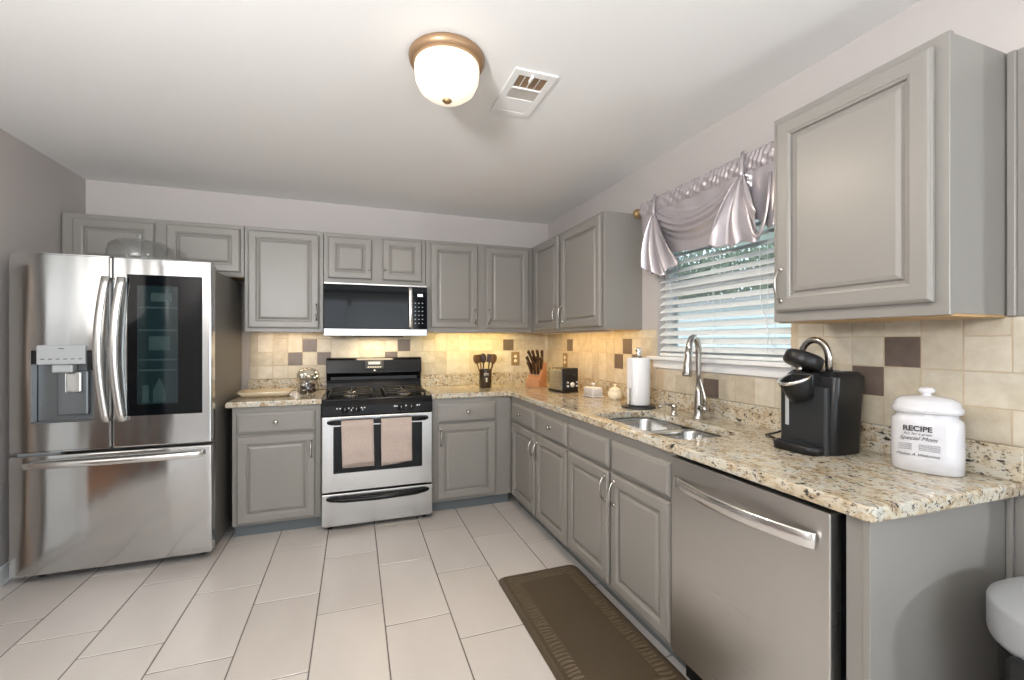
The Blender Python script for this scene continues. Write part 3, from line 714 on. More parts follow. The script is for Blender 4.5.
def vhandle(par, x, s):
    b = MB(); rg = []
    for i in range(21):
        q = i/20; z = 0.862+q*(1.672-0.862); bow = math.sin(PI*q)**0.8
        xx = x - s*0.004 + s*0.030*math.sin(PI*q); yy = FY-0.030-0.020*bow
        w_, d_ = 0.018, 0.006
        rg.append([Vector((xx+a*w_, yy+c*d_, z)) for a, c in ((-1, 0.4), (-0.8, 1), (0.8, 1), (1, 0.4), (1, -0.4), (0.8, -1), (-0.8, -1), (-1, -0.4))])
    b.rings(rg, 0, True)
    for z in (0.875, 1.659): b.box(x-0.011-s*0.004, x+0.011-s*0.004, FY-0.03, FY+0.0005, z-0.012, z+0.012, 0.003)
    b.build('handle', M['hsteel'], par)
vhandle(dl, -3.092, -1); vhandle(dr, -3.022, -1)
b = MB(); b.box(-3.058, -3.040, FY-0.0515, FY-0.0500, 1.22, 1.26, 0.0004); b.build('handle_icon', M['charcoal'], dr)
b = MB(); rg = []
for i in range(25):
    q = i/24; x = -3.448+q*(3.448-2.632); yy = FY-0.028-0.026*math.sin(PI*q)**0.8; zz = 0.648
    rg.append([Vector((x, yy+c*0.006, zz+a*0.017)) for a, c in ((-1, 0.4), (-0.8, 1), (0.8, 1), (1, 0.4), (1, -0.4), (0.8, -1), (-0.8, -1), (-1, -0.4))])
b.rings(rg, 0, True)
for x in (-3.43, -2.65): b.box(x-0.012, x+0.012, FY-0.028, FY+0.0005, 0.637, 0.659, 0.003)
b.build('handle', M['hsteel'], fz)
text_part('LG', 0.026, (-2.665, FY-0.0006, 1.735), Euler((PI/2, 0, 0)).to_matrix(), M['white'], fr, 'brand_mark')
for x in (FX0+0.08, FX1-0.08):
    for y in (-0.72, -0.15):
        b = MB(); b.lathe([(0.024, 0.0005), (0.024, 0.012), (0.012, 0.014), (0.012, 0.036)], (x, y, 0), 14); b.build('levelling_foot', M['blackmat'], fr)
for q in ((FX0+0.05, FX0+0.13, -0.80, -0.70, 1.7525, 1.775, 0.005), (FX1-0.13, FX1-0.014, -0.83, -0.70, 1.7525, 1.775, 0.005), (FX0+0.02, FX0+0.2, -0.82, -0.76, 0.694, 0.706, 0.002)):
    b = MB(); b.box(*q); b.build('hinge_cover', M['greyplastic'], fr)

# cake dome on the refrigerator
cx_, cy_ = -3.035, -0.60
cd = thing('cake_stand', 'clear glass cake dome on a dark tray on top of the refrigerator', 'cake dome', (cx_, cy_, 1.7525))
b = MB(); b.lathe([(0.12, 0), (0.165, 0.012), (0.178, 0.040), (0.182, 0.046), (0.176, 0.047), (0.15, 0.03), (0.0, 0.028)], (cx_, cy_, 1.7528), 40); b.build('tray', M['charcoal'], cd)
b = MB(); b.lathe([(0.158, 0.048), (0.160, 0.10), (0.150, 0.145), (0.120, 0.168), (0.05, 0.178), (0.012, 0.180), (0.010, 0.190), (0.022, 0.202), (0.020, 0.216), (0.0, 0.220)], (cx_, cy_, 1.7525), 40, caps=False); b.build('glass_dome', M['glass'], cd)

# ------------------------------------------------------------ range
rx0, rx1, ry = -2.000, -1.244, -0.672
rg_ = thing('gas_range', 'stainless and black gas range with four burners between the base cabinets', 'range', ((rx0+rx1)/2, -0.36, 0))
b = MB(); b.box(rx0+0.002, rx1-0.002, -0.625, -0.025, 0.03, 0.895, 0.003); b.build('range_body', M['black'], rg_)
b = MB(); b.prism([(-0.674, 0.795), (-0.676, 0.865), (-0.655, 0.902), (-0.630, 0.905), (-0.625, 0.795)], 'x', rx0, rx1); cp = b.build('control_panel', M['black'], rg_, bevel=0.003)
for kx in (-1.850, -1.775, -1.471, -1.400):
    b = MB(); q = Vector((0, -1, 0.02)).to_track_quat('Z', 'Y').to_matrix().to_4x4()
    b.lathe([(0.024, 0), (0.024, 0.004), (0.019, 0.006), (0.017, 0.022), (0.0, 0.023)], (kx, -0.675, 0.835), 20, mat=q)
    b.box(kx-0.004, kx+0.004, -0.706, -0.69, 0.820, 0.851, 0.002); k = b.build('burner_knob', M['blackmat'], cp)
    b = MB(); b.box(kx-0.0012, kx+0.0012, -0.7068, -0.7058, 0.838, 0.850); b.build('knob_mark', M['white'], k)
b = MB()
for x in (-1.905, -1.885, -1.83, -1.80, -1.745, -1.725, -1.52, -1.505, -1.44, -1.36, -1.345): b.box(x, x+0.009, -0.6772, -0.6752, 0.842, 0.850)
for x in (-1.81, -1.735): b.box(x, x+0.004, -0.6772, -0.6752, 0.826, 0.838)
b.build('panel_lettering', M['white'], cp)
b = MB(); b.box(rx0, rx1, -0.660, -0.03, 0.893, 0.911, 0.006); ct = b.build('cooktop', M['black'], rg_)
def grate(x0, x1):
    b = MB(); y0, y1 = -0.60, -0.14; z = 0.934; r = 0.0065
    for (p, q) in (((x0, y0), (x1, y0)), ((x1, y0), (x1, y1)), ((x1, y1), (x0, y1)), ((x0, y1), (x0, y0)), ((x0, (y0+y1)/2), (x1, (y0+y1)/2))):
        b.tube([(p[0], p[1], z), (q[0], q[1], z)], r, 6)
    for cy in (y0*0.74+y1*0.26, y0*0.26+y1*0.74):
        cx = (x0+x1)/2
        for dx, dy in ((1, 0), (-1, 0), (0, 1), (0, -1)):
            ex = x1 if dx > 0 else x0 if dx < 0 else cx; ey = cy+dy*0.115
            b.tube([(cx+dx*0.03, cy+dy*0.03, z+0.002), (ex, ey if dy else cy, z)], r*0.9, 6)
    for p in ((x0, y0), (x1, y0), (x0, y1), (x1, y1)): b.tube([(p[0], p[1], 0.9105), (p[0], p[1], z)], r, 6)
    b.build('grate', M['iron'], ct)
grate(-1.955, -1.665); grate(-1.575, -1.29)
for bx in (-1.81, -1.4325):
    for by in (-0.48, -0.26):
        b = MB(); b.lathe([(0.055, 0), (0.055, 0.004), (0.032, 0.006), (0.032, 0.014), (0.026, 0.018), (0.0, 0.018)], (bx, by, 0.9105), 24, mi=0); b.build('burner', M['nickel'], ct)
# back guard
b = MB(); b.prism([(-0.026, 0.90), (-0.026, 1.165), (-0.045, 1.176), (-0.085, 1.172), (-0.098, 1.155), (-0.118, 1.052), (-0.108, 1.040), (-0.080, 1.035), (-0.062, 0.985), (-0.070, 0.965), (-0.085, 0.912), (-0.085, 0.90)], 'x', -2.003, -1.244)
bgd = b.build('backguard', M['black'], rg_, bevel=0.004)
b = MB(); rot = Matrix.Rotation(math.radians(-11), 4, 'X')
T = lambda: Matrix.Translation((-1.63, -0.1075, 1.115)) @ rot
b.box(-0.075, 0.075, -0.0035, 0.004, -0.036, 0.036, 0.004, mat=T()); dsp = b.build('clock_panel', M['charcoal'], bgd)
b = MB(); b.box(-0.050, 0.045, -0.0045, -0.0030, 0.002, 0.026, mat=T()); b.build('clock_display', M['greyplastic'], dsp)
b = MB()
for k in range(6): b.box(-0.055+k*0.019, -0.043+k*0.019, -0.0045, -0.0030, -0.024, -0.015, mat=T())
b.build('clock_button', M['ivory'], dsp)
b = MB(); b.lathe([(0.012, 0), (0.011, 0.002), (0.0, 0.002)], (-1.63, -0.1155, 1.066), 20, mat=Vector((0, -1, 0)).to_track_quat('Z', 'Y').to_matrix().to_4x4()); b.build('brand_badge', M['hsteel'], bgd)
b = MB()
for k in range(1): b.box(-1.97, -1.28, -0.0795, -0.070, 0.992, 1.018, 0.001)
b.build('vent_slot', M['blackmat'], bgd)
# oven door
b = MB(); b.box(rx0, rx1, ry-0.002, -0.626, 0.268, 0.790, 0.006); od = b.build('oven_door', M['steel'], rg_)
b = MB(); b.box(-1.925, -1.320, ry-0.006, ry-0.001, 0.398, 0.722, 0.002); b.build('oven_window', M['darkglass'], od)
b = MB(); b.tube([(-1.955, ry-0.004, 0.752), (-1.935, ry-0.035, 0.752), (-1.90, ry-0.046, 0.752), (-1.60, ry-0.050, 0.752), (-1.34, ry-0.046, 0.752), (-1.305, ry-0.035, 0.752), (-1.285, ry-0.004, 0.752)], 0.0125, 12, flat=1.1, up=(0, 0, 1)); b.build('door_handle', M['black'], od)
b = MB(); b.box(rx0, rx1, ry-0.002, -0.626, 0.034, 0.258, 0.006); dw_ = b.build('storage_drawer', M['steel'], rg_)
b = MB(); b.tube([(-1.965, ry-0.004, 0.226), (-1.94, ry-0.020, 0.226), (-1.86, ry-0.032, 0.220), (-1.62, ry-0.040, 0.216), (-1.38, ry-0.032, 0.220), (-1.30, ry-0.020, 0.226), (-1.275, ry-0.004, 0.226)], [0.010, 0.015, 0.017, 0.017, 0.017, 0.015, 0.010], 12, up=(0, 0, 1)); b.build('drawer_handle', M['black'], dw_)
for x in (rx0+0.05, rx1-0.05):
    for y in (-0.60, -0.08):
        b = MB(); b.lathe([(0.018, 0.0005), (0.018, 0.02), (0.01, 0.022), (0.01, 0.034)], (x, y, 0), 12); b.build('range_foot', M['blackmat'], rg_)

# towels over the oven handle
def towel(x0, x1, zlf, zlb, label, skew, seed):
    rn = random.Random(seed); hy, hz = ry-0.048, 0.752; R = 0.0155
    prof = [(hy-R-0.003+0.004*math.sin(k*0.7+seed), zlf+(hz-zlf)*k/14) for k in range(15)]
    prof += [(hy-R*math.cos(a), hz+R*math.sin(a)) for a in [math.radians(x) for x in (15, 45, 75, 105, 135, 165)]]
    prof += [(hy+R-0.001, hz-(hz-zlb)*k/10) for k in range(11)]
    nx = 16; vs = []; fs = []
    for i, (y, z) in enumerate(prof):
        for j in range(nx+1):
            s = j/nx; dz = (hz-z)
            x = x0+(x1-x0)*s + skew*dz*0.12
            yy = y - (0.0035*math.sin(s*9+seed)*(dz*3) if i < 15 else 0)
            zz = z + (0.020*(s-0.5) if i == 0 else 0.0)
            vs.append((x, yy, zz))
    n = nx+1
    for i in range(len(prof)-1):
        for j in range(nx): fs.append([i*n+j, i*n+j+1, (i+1)*n+j+1, (i+1)*n+j])
    b = MB(); b.add(vs, fs, 0, True); o = b.build('dish_towel', M['towel'], None, sol=0.0045); tag(o, label, 'towel', None)
    return o
towel(-1.872, -1.664, 0.468, 0.440, 'left pink beige dish towel hanging over the oven handle', 0.2, 1)
towel(-1.612, -1.402, 0.452, 0.56, 'right pink beige dish towel hanging over the oven handle', 0.05, 4)

# ------------------------------------------------------------ microwave
mw = thing('microwave_oven', 'black glass and stainless microwave oven mounted above the range', 'microwave', (-1.62, -0.2, 1.352))
mx0, mx1, my, mz0, mz1 = -2.004, -1.239, -0.385, 1.352, 1.753
b = MB(); b.box(mx0, mx1, my+0.03, -0.008, mz0+0.004, mz1, 0.003); b.build('microwave_body', M['charcoal'], mw)
b = MB(); b.box(mx0, -1.372, my-0.006, my+0.03, 1.408, 1.738, 0.003); md = b.build('door', M['darkglass'], mw)
b = MB(); b.box(-1.842, -1.435, my-0.0075, my-0.0055, 1.418, 1.580); b.build('door_window', M['black'], md)
b = MB(); b.box(mx0, mx1, my-0.010, my+0.03, mz0, 1.407, 0.004); b.build('lower_trim', M['steel'], mw)
b = MB(); b.box(mx0, mx1, my-0.008, my+0.03, 1.739, mz1+0.001, 0.003); b.build('upper_trim', M['steel'], mw)
b = MB(); b.box(-1.371, mx1, my-0.006, my+0.03, 1.408, 1.738, 0.003); mc = b.build('control_panel', M['darkglass'], mw)
b = MB()
for r in range(6):
    for c in range(3): b.box(-1.338+c*0.028, -1.328+c*0.028, my-0.0072, my-0.0058, 1.45+r*0.032, 1.456+r*0.032)
b.build('keypad', M['greyplastic'], mc)
b = MB(); b.box(-1.315, -1.275, my-0.0072, my-0.0058, 1.665, 1.685); b.build('clock_display', M['lcd'], mc)
b = MB(); rg = []
for i in range(15):
    q = i/14; z = 1.412+q*0.322; yy = my-0.018-0.018*math.sin(PI*q)
    rg.append([Vector((-1.372+a*0.014, yy+c*0.005, z)) for a, c in ((-1, 0.4), (-0.8, 1), (0.8, 1), (1, 0.4), (1, -0.4), (0.8, -1), (-0.8, -1), (-1, -0.4))])
b.rings(rg, 0, True); b.box(-1.382, -1.362, my-0.02, my-0.005, 1.412, 1.43); b.box(-1.382, -1.362, my-0.02, my-0.005, 1.716, 1.734); b.build('door_handle', M['hsteel'], mw)
b = MB(); b.prism([(my+0.02, mz0+0.004), (my+0.08, mz0-0.010), (my+0.20, mz0-0.010), (my+0.22, mz0+0.004)], 'x', -1.80, -1.42); b.build('vent_grille', M['blackmat'], mw)
area('cooktop_light', (-1.62, -0.16, 1.338), (-1.62, -0.10, 0), 0.30, 0.06, 2.2, (1.0, 0.80, 0.52))

# ------------------------------------------------------------ dishwasher
dy0, dy1, dx = -3.124, -2.518, -0.630
dwm = thing('dishwasher', 'stainless dishwasher with curved bar handle at the worktop end', 'dishwasher', (-0.32, (dy0+dy1)/2, 0))
b = MB(); b.box(-0.585, -0.03, dy0+0.006, dy1-0.004, 0.10, 0.868); b.build('dishwasher_tub', M['blackmat'], dwm)
b = MB(); b.box(dx, -0.586, dy0+0.003, dy1-0.003, 0.118, 0.866, 0.003); b.build('door', M['dsteel'], dwm)
b = MB(); b.box(-0.56, -0.05, dy0+0.006, dy1-0.004, 0.0, 0.099); b.build('toe_kick', M['blackmat'], dwm)
b = MB(); rg = []
for i in range(25):
    q = i/24; y = -2.560-q*(3.090-2.560); xx = dx-0.010-0.044*math.sin(PI*q)**0.8
    rg.append([Vector((xx+c*0.005, y, 0.783+a*0.0215)) for a, c in ((-1, 0.4), (-0.85, 1), (0.85, 1), (1, 0.4), (1, -0.4), (0.85, -1), (-0.85, -1), (-1, -0.4))])
b.rings(rg, 0, True); b.build('handle', M['hsteel'], dwm)

# ------------------------------------------------------------ floor mat
mt_ = MB(); x0, x1, y0, y1 = -1.050, -0.572, -2.615, -1.618
def mr(ins, z, r=0.04): return [Vector((x, y, z)) for x, y in rrect(x0+ins, x1-ins, y0+ins, y1-ins, max(r-ins*0.5, 0.004), 5)]
mt_.rings([mr(0, 0.0008), mr(0.0, 0.004), mr(0.012, 0.014), mr(0.022, 0.0185)], 0, True, True, False, 0)
mt_.rings([mr(0.022, 0.0185), mr(0.036, 0.0185), mr(0.037, 0.0165), mr(0.041, 0.0165), mr(0.042, 0.0185)], 0, False, False, False, 0)
mt_.rings([mr(0.042, 0.0185), mr(0.098, 0.0185)], 0, False, False, False, 1.0)
mt_.rings([mr(0.098, 0.0185), mr(0.099, 0.0165), mr(0.103, 0.0165), mr(0.104, 0.0185)], 0, False, False, True, 0)
o = mt_.build('floor_mat', M['mat']); tag(o, 'brown rubber anti-fatigue mat with embossed border in front of the sink', 'mat')

# ------------------------------------------------------------ ceiling lamp and vent
lx, ly = -1.435, -2.165
cl = thing('ceiling_lamp', 'flush round ceiling lamp with glowing ribbed glass bowl and bronze band', 'ceiling lamp', (lx, ly, H))
b = MB(); b.lathe([(0.150, 0), (0.152, -0.006), (0.150, -0.020), (0.140, -0.034), (0.128, -0.036), (0.126, -0.02), (0.05, -0.012), (0.0, -0.012)], (lx, ly, H-0.0005), 44); b.build('band', M['bronze'], cl)
b = MB(); n = 72; rg = []
for r, z in ((0.126, -0.030), (0.128, -0.055), (0.124, -0.095), (0.108, -0.130), (0.080, -0.153), (0.042, -0.167), (0.012, -0.171)):
    rg.append([Vector((lx+(r+(0.0018 if k % 2 else -0.0012)*(r/0.128))*math.cos(2*PI*k/n), ly+(r+(0.0018 if k % 2 else -0.0012)*(r/0.128))*math.sin(2*PI*k/n), H+z)) for k in range(n)])
b.rings(rg, 0, True, False, True); b.build('lamp_shade', M['bulb'], cl)
b = MB(); b.lathe([(0.018, -0.1700), (0.020, -0.174), (0.012, -0.181), (0.0, -0.183)], (lx, ly, H), 20); b.build('finial', M['brass'], cl)
ll = area('ceiling_lamp_light', (lx, ly, H-0.192), (lx, ly, 0), 0.2, 0.2, 15, (1.0, 0.84, 0.66))
vt = thing('ceiling_vent', 'white louvred air register set in the ceiling beside the lamp', 'vent', (-1.056, -2.02, H))
vx0, vx1, vy0, vy1 = -1.155, -0.960, -2.205, -1.842
b = MB(); zt = H-0.0005
for a in ((vx0, vx0+0.03, vy0, vy1), (vx1-0.03, vx1, vy0, vy1), (vx0+0.029, vx1-0.029, vy0, vy0+0.035), (vx0+0.029, vx1-0.029, vy1-0.035, vy1)): b.box(a[0], a[1], a[2], a[3], zt-0.007, zt)
b.build('vent_frame', M['ceil'], vt)
b = MB(); b.box(vx0+0.028, vx1-0.028, vy0+0.033, vy1-0.033, zt-0.0015, zt); b.build('duct_back', flat('duct_brown', srgb(150, 124, 98), 0.8), vt)
b = MB()
for k in range(12):
    x = vx0+0.036+k*0.0108; b.box(x, x+0.004, -2.070, -1.990, zt-0.0045, zt-0.002)
b.box(vx0+0.029, vx1-0.029, -2.078, -2.071, zt-0.008, zt-0.001)
for k in range(3):
    x = vx0+0.06+k*0.034; b.box(x, x+0.003, vy0+0.036, -2.079, zt-0.004, zt-0.002)
b.build('louvre', M['ceil'], vt)
b = MB(); b.box(vx0+0.030, vx1-0.030, -1.989, vy1-0.036, zt-0.006, zt-0.0016, 0.001); b.build('closed_louvre', M['ceil'], vt)
b = MB(); b.box(-1.075, -1.065, vy0+0.02, vy0+0.06, zt-0.02, zt-0.007, 0.002); b.build('lever', M['ceil'], vt)

# ------------------------------------------------------------ under cabinet lights
def strip(u0, u1, side, label, power, col, z=1.384, off=-0.20):
    if side == 'b': loc = ((u0+u1)/2, off, z); bx = (u0, u1, off-0.015, off+0.015)
    else: loc = (off, (u0+u1)/2, z); bx = (off-0.015, off+0.015, u0, u1)
    t = thing('under_cabinet_light', label, 'light', loc)
    b = MB(); b.box(bx[0], bx[1], bx[2], bx[3], z-0.008, z-0.001, 0.001); b.build('housing', M['white'], t)
    a = area('strip_light', (loc[0], loc[1], z-0.014), (loc[0], loc[1], 0), (u1-u0) if side == 'b' else 0.03, 0.03 if side == 'b' else (u1-u0), power, col)
    a.rotation_euler = (0.35, 0, 0) if side == 'b' else (0, -0.35, 0)
    return t
WARM = (1.0, 0.70, 0.28)
strip(-1.15, -0.40, 'b', 'slim light strip under the wall cabinet right of the microwave', 2.9, (1.0, 0.72, 0.22), 1.391)
strip(-1.44, -0.35, 'r', 'slim light strip under the corner wall cabinet left of the window', 3.0, (1.0, 0.62, 0.22), 1.380)
strip(-2.45, -2.10, 'b', 'slim light strip under the wall cabinet left of the microwave', 0.9, (1.0, 0.74, 0.44), 1.383)

# ------------------------------------------------------------ valance and rod
rod = thing('curtain_rod', 'brass curtain rod with round finial across the top of the window', 'curtain rod', (-0.07, -2.09, 2.13))
b = MB(); b.tube([(-0.075, -1.575, 2.13), (-0.075, -2.665, 2.13)], 0.011, 12); b.tube([(-0.075, -1.60, 2.13), (-0.001, -1.60, 2.13)], 0.007, 8); b.tube([(-0.075, -2.64, 2.13), (-0.001, -2.64, 2.13)], 0.007, 8); b.build('rod', M['brass'], rod)
b = MB(); q = Vector((0, 1, 0)).to_track_quat('Z', 'Y').to_matrix().to_4x4(); b.lathe([(0.014, 0), (0.018, 0.008), (0.012, 0.014), (0.024, 0.022), (0.031, 0.036), (0.028, 0.052), (0.014, 0.062), (0.0, 0.064)], (-0.075, -1.577, 2.13), 18, mat=q); b.build('finial', M['brass'], rod)
def valance():
    T1, T2 = -1.765, -2.385      # tie points
    yL, yR = -1.60, -2.672
    def interp(y, pts):
        for (a, p), (c, q) in zip(pts, pts[1:]):
            if a >= y >= c: return p+(q-p)*(a-y)/(a-c)
        return pts[-1][1]
    BOT = [(-1.60, 1.86), (-1.64, 1.84), (-1.80, 1.83), (-1.90, 1.815), (-2.05, 1.80), (-2.20, 1.80), (-2.34, 1.82), (-2.43, 1.86), (-2.50, 1.80), (-2.56, 1.84), (-2.672, 1.95)]
    def sag(y):
        q = (y-(T1+T2)/2)/((T1-T2)/2)
        return 2.045+0.015*(T1-y)/(T1-T2) - 0.115*(1-min(1, abs(q))**2.0)
    nu, nv = 260, 90; vs = []; fs = []
    for i in range(nu+1):
        y = yL+(yR-yL)*i/nu; zb = interp(y, BOT)
        for j in range(nv+1):
            s_ = j/nv; zt = 2.170 + 0.003*math.sin(y*60); z = zt+(zb-zt)*s_
            x = -0.088
            if z > 2.085:
                x -= 0.014*math.sqrt(max(0, 1-((z-2.13)/0.045)**2)) + 0.0022*math.sin(y*210+z*90+2*math.sin(y*31)) + 0.0018*math.sin(y*97-z*110)
            else:
                if T2-0.02 < y < T1+0.02:
                    w_ = z-sag(y)          # above (+) or below (-) the swag line
                    env = math.exp(-(w_/0.050)**2)
                    pinch = 0.55+0.45*min(1, min(abs(y-T1), abs(y-T2))/0.15)
                    x -= 0.030*env + 0.011*math.sin(w_*175+0.8)*math.exp(-(w_/0.062)**2)*pinch
                    if w_ < -0.05: x += 0.012*min(1, (-w_-0.05)/0.03); x -= 0.004*math.sin(y*34+z*9)*min(1, (-w_-0.05)*12)
                    if w_ > 0.03: x -= 0.003*math.sin(y*40-z*25)
                if y <= T2-0.02: x -= 0.006*math.sin(y*62)*min(1, (2.09-z)*7)
                if y >= T1+0.02: x -= 0.007*math.sin(y*80)*min(1, (2.09-z)*7)
            vs.append((min(x, -0.062), y, z))
    n = nv+1
    for i in range(nu):
        for j in range(nv): fs.append([i*n+j, (i+1)*n+j, (i+1)*n+j+1, i*n+j+1])
    t = thing('valance', 'silver satin tied swag valance gathered on the rod over the window', 'curtain', (-0.08, -2.1, 2.13))
    b = MB(); b.add(vs, fs, 0, True); b.build('drape', M['satin'], t, sol=0.002)
    # pleated tails fanning down from each tie
    for T, zt, B, ph, npl in ((T1, 2.055, [(-1.645, 1.81), (-1.69, 1.755), (-1.75, 1.715), (-1.82, 1.695), (-1.90, 1.70), (-1.935, 1.77)], 0.6, 3.5), (T2, 2.065, [(-2.20, 1.80), (-2.23, 1.775), (-2.30, 1.760), (-2.38, 1.752), (-2.44, 1.76), (-2.475, 1.87)], 2.2, 2.5)):
        nu, nv = 110, 36; vs = []; fs = []
        for i in range(nu+1):
            u = i/nu; k = u*(len(B)-1); a = min(int(k), len(B)-2); f = k-a
            yb = B[a][0]+(B[a+1][0]-B[a][0])*f; zb = B[a][1]+(B[a+1][1]-B[a][1])*f
            for j in range(nv+1):
                v = j/nv; y = T+0.020*(0.5-u)*2*0.7+(yb-T)*v**0.85; z = zt+(zb-zt)*v
                amp = 0.006+0.026*v**0.8
                xx = -0.128-0.012*math.sin(PI*v)+amp*math.sin(u*2*PI*npl+ph+0.6*math.sin(v*4))
                vs.append((min(xx, -0.098), y, z+0.006*math.sin(u*40)*v))
        n = nv+1
        for i in range(nu):
            for j in range(nv): fs.append([i*n+j, (i+1)*n+j, (i+1)*n+j+1, i*n+j+1])
        b = MB(); b.add(vs, fs, 0, True); b.build('tail', M['satin'], t, sol=0.002)
    for T in (T1, T2):
        b = MB()
        b.tube([(-0.112, T+0.006, 2.178), (-0.125, T+0.002, 2.13), (-0.138, T-0.006, 2.075), (-0.130, T, 2.035)], [0.009, 0.011, 0.015, 0.010], 10, flat=0.6)
        b.build('tie', M['satin'], t)
    b = MB()
    pts = [(-0.125, -2.400-0.13*s_/14, 2.03-0.26*math.sin(PI*s_/14)**0.6+0.0*s_) for s_ in range(15)]
    b.tube(pts, [0.009]*15, 8, flat=0.5); b.build('loop', M['satin'], t)
valance()

# ------------------------------------------------------------ small things on the worktops
Z = CT1+0.0006
# utensil crock
ux, uy = -0.728, -0.300
uc = thing('utensil_crock', 'dark brown utensil crock with white lettering on the back worktop', 'crock', (ux, uy, CT1))
b = MB(); b.lathe([(0.050, 0), (0.054, 0.006), (0.054, 0.13), (0.052, 0.15), (0.055, 0.158), (0.050, 0.158), (0.047, 0.15), (0.047, 0.012), (0.0, 0.012)], (ux, uy, Z), 28); b.build('crock_body', flat('brown_glaze', srgb(58, 44, 34), 0.2, coat=0.4), uc)
b = MB()
for k, (w_, zz) in enumerate(((0.042, 0.118), (0.030, 0.108))):
    for i in range(5): b.box(ux-0.028+w_*0.0+i*0.0085, ux-0.022+i*0.0085, uy-0.0605, uy-0.050, Z+zz, Z+zz+0.005)
b.box(ux-0.012, ux+0.0, uy-0.0605, uy-0.052, Z+0.05, Z+0.085, 0.002)
b.build('lettering', M['ivory'], uc)
def utensil(kind, ang, lean, rot, label, m):
    o = MB(); L = 0.205
    o.tube([(0, 0, 0), (0, 0, L*0.6), (0, 0, L)], [0.0055, 0.005, 0.0065], 8)
    if kind == 'spoon': o.lathe([(0.0, -0.046), (0.014, -0.036), (0.026, -0.012), (0.027, 0.012), (0.018, 0.036), (0.0, 0.044)], (0, 0, L+0.030), 14, ey=0.3)
    elif kind == 'spatula': o.box(-0.024, 0.024, -0.003, 0.003, L-0.005, L+0.065, 0.0028)
    else:
        for k in range(5): o.tube([(0, 0, L)] + [(0.024*math.sin(PI*j/6)*math.cos(k*PI/5), 0.024*math.sin(PI*j/6)*math.sin(k*PI/5), L+0.012*j) for j in range(1, 6)] + [(0, 0, L+0.07)], 0.0018, 5)
    q = o.build({'spoon': 'wooden_spoon', 'spatula': 'wooden_spatula', 'whisk': 'serving_fork'}[kind], m)
    q.location = (ux+0.018*math.cos(ang), uy+0.018*math.sin(ang)*0.8, Z+0.016)
    q.rotation_euler = Euler((-lean*math.sin(ang), lean*math.cos(ang), rot), 'XYZ')
    tag(q, label, 'utensil')
utensil('spoon', PI, 0.30, 0.2, 'dark wooden spoon leaning furthest left in the utensil crock', M['spoonwood'])
utensil('spatula', PI*0.8, 0.14, 0.3, 'broad wooden spatula second from the left in the utensil crock', M['spoonwood'])
utensil('spoon', PI*1.3, 0.08, -0.3, 'upright wooden spoon in the middle of the utensil crock', M['darkwood'])
utensil('spatula', 0.5, 0.12, -0.2, 'dark spatula just right of the centre of the utensil crock', M['darkwood'])
utensil('spoon', -0.4, 0.22, 0.1, 'wooden spoon second from the right in the utensil crock', M['spoonwood'])
utensil('spoon', 0.0, 0.33, 0.4, 'dark wooden spoon leaning furthest right in the utensil crock', M['darkwood'])

# knife block and knives
kb = thing('knife_block', 'orange brown wooden knife block in the worktop corner', 'knife block', (-0.30, -0.405, CT1))
kb.rotation_euler = (0, 0, 0)
def local(m, parent_loc, rz): return Matrix.Translation(parent_loc) @ Matrix.Rotation(rz, 4, 'Z')
KM = Matrix.Translation((-0.300, -0.405, Z)) @ Matrix.Rotation(math.radians(-48), 4, 'Z')
b = MB(); poly = [(-0.075, 0), (0.085, 0), (0.085, 0.20), (0.055, 0.215), (-0.035, 0.085), (-0.075, 0.065)]
vs0 = [KM @ Vector((-0.062, p[0], p[1])) for p in poly]; vs1 = [KM @ Vector((0.062, p[0], p[1])) for p in poly]
b.rings([vs0, vs1], 0, False); b.build('block', M['wood'], kb, bevel=0.004)
b = MB(); b.box(-0.045, 0.045, -0.012, 0.04, 0.075, 0.125, mat=KM@Matrix.Rotation(math.radians(0), 4, 'X')); b = MB()
kn = MB(); kn.tube([(0, 0, 0), (0, 0, 0.03), (0, 0.002, 0.08), (0, -0.002, 0.115), (0, -0.004, 0.122)], [0.0100, 0.0115, 0.0110, 0.0140, 0.008], 8, flat=1.3, up=(0, 1, 0)); kh = None
kbase = thing('kitchen_knife', 'dark handled kitchen knife standing in the wooden knife block', 'knife', (0, 0, 0), 'knives in the knife block')
kn.build('knife_handle', M['darkwood'], kbase)
k2 = MB(); k2.lathe([(0.0105, -0.004), (0.0105, 0.003), (0.0, 0.003)], (0, 0, 0), 10, ey=1.3); k2.build('bolster', M['hsteel'], kbase)
first = True
spots = [(-0.048, 0.045, 0.205), (-0.022, 0.045, 0.205), (0.006, 0.047, 0.207), (0.036, 0.047, 0.207), (-0.046, 0.010, 0.155), (-0.016, 0.010, 0.155), (0.016, 0.010, 0.155), (0.044, 0.010, 0.155), (-0.03, -0.02, 0.112), (0.0, -0.02, 0.112), (0.03, -0.02, 0.112)]
for i, (a, c, z_) in enumerate(spots):
    p = KM @ Vector((a, c, z_-0.0)); p = Vector((p.x, p.y, p.z-0.0))
    rr = (math.radians(24), math.radians((a)*300), math.radians(-48))
    if first: kbase.location = p; kbase.rotation_euler = rr; first = False
    else: copy_thing(kbase, p, rr)

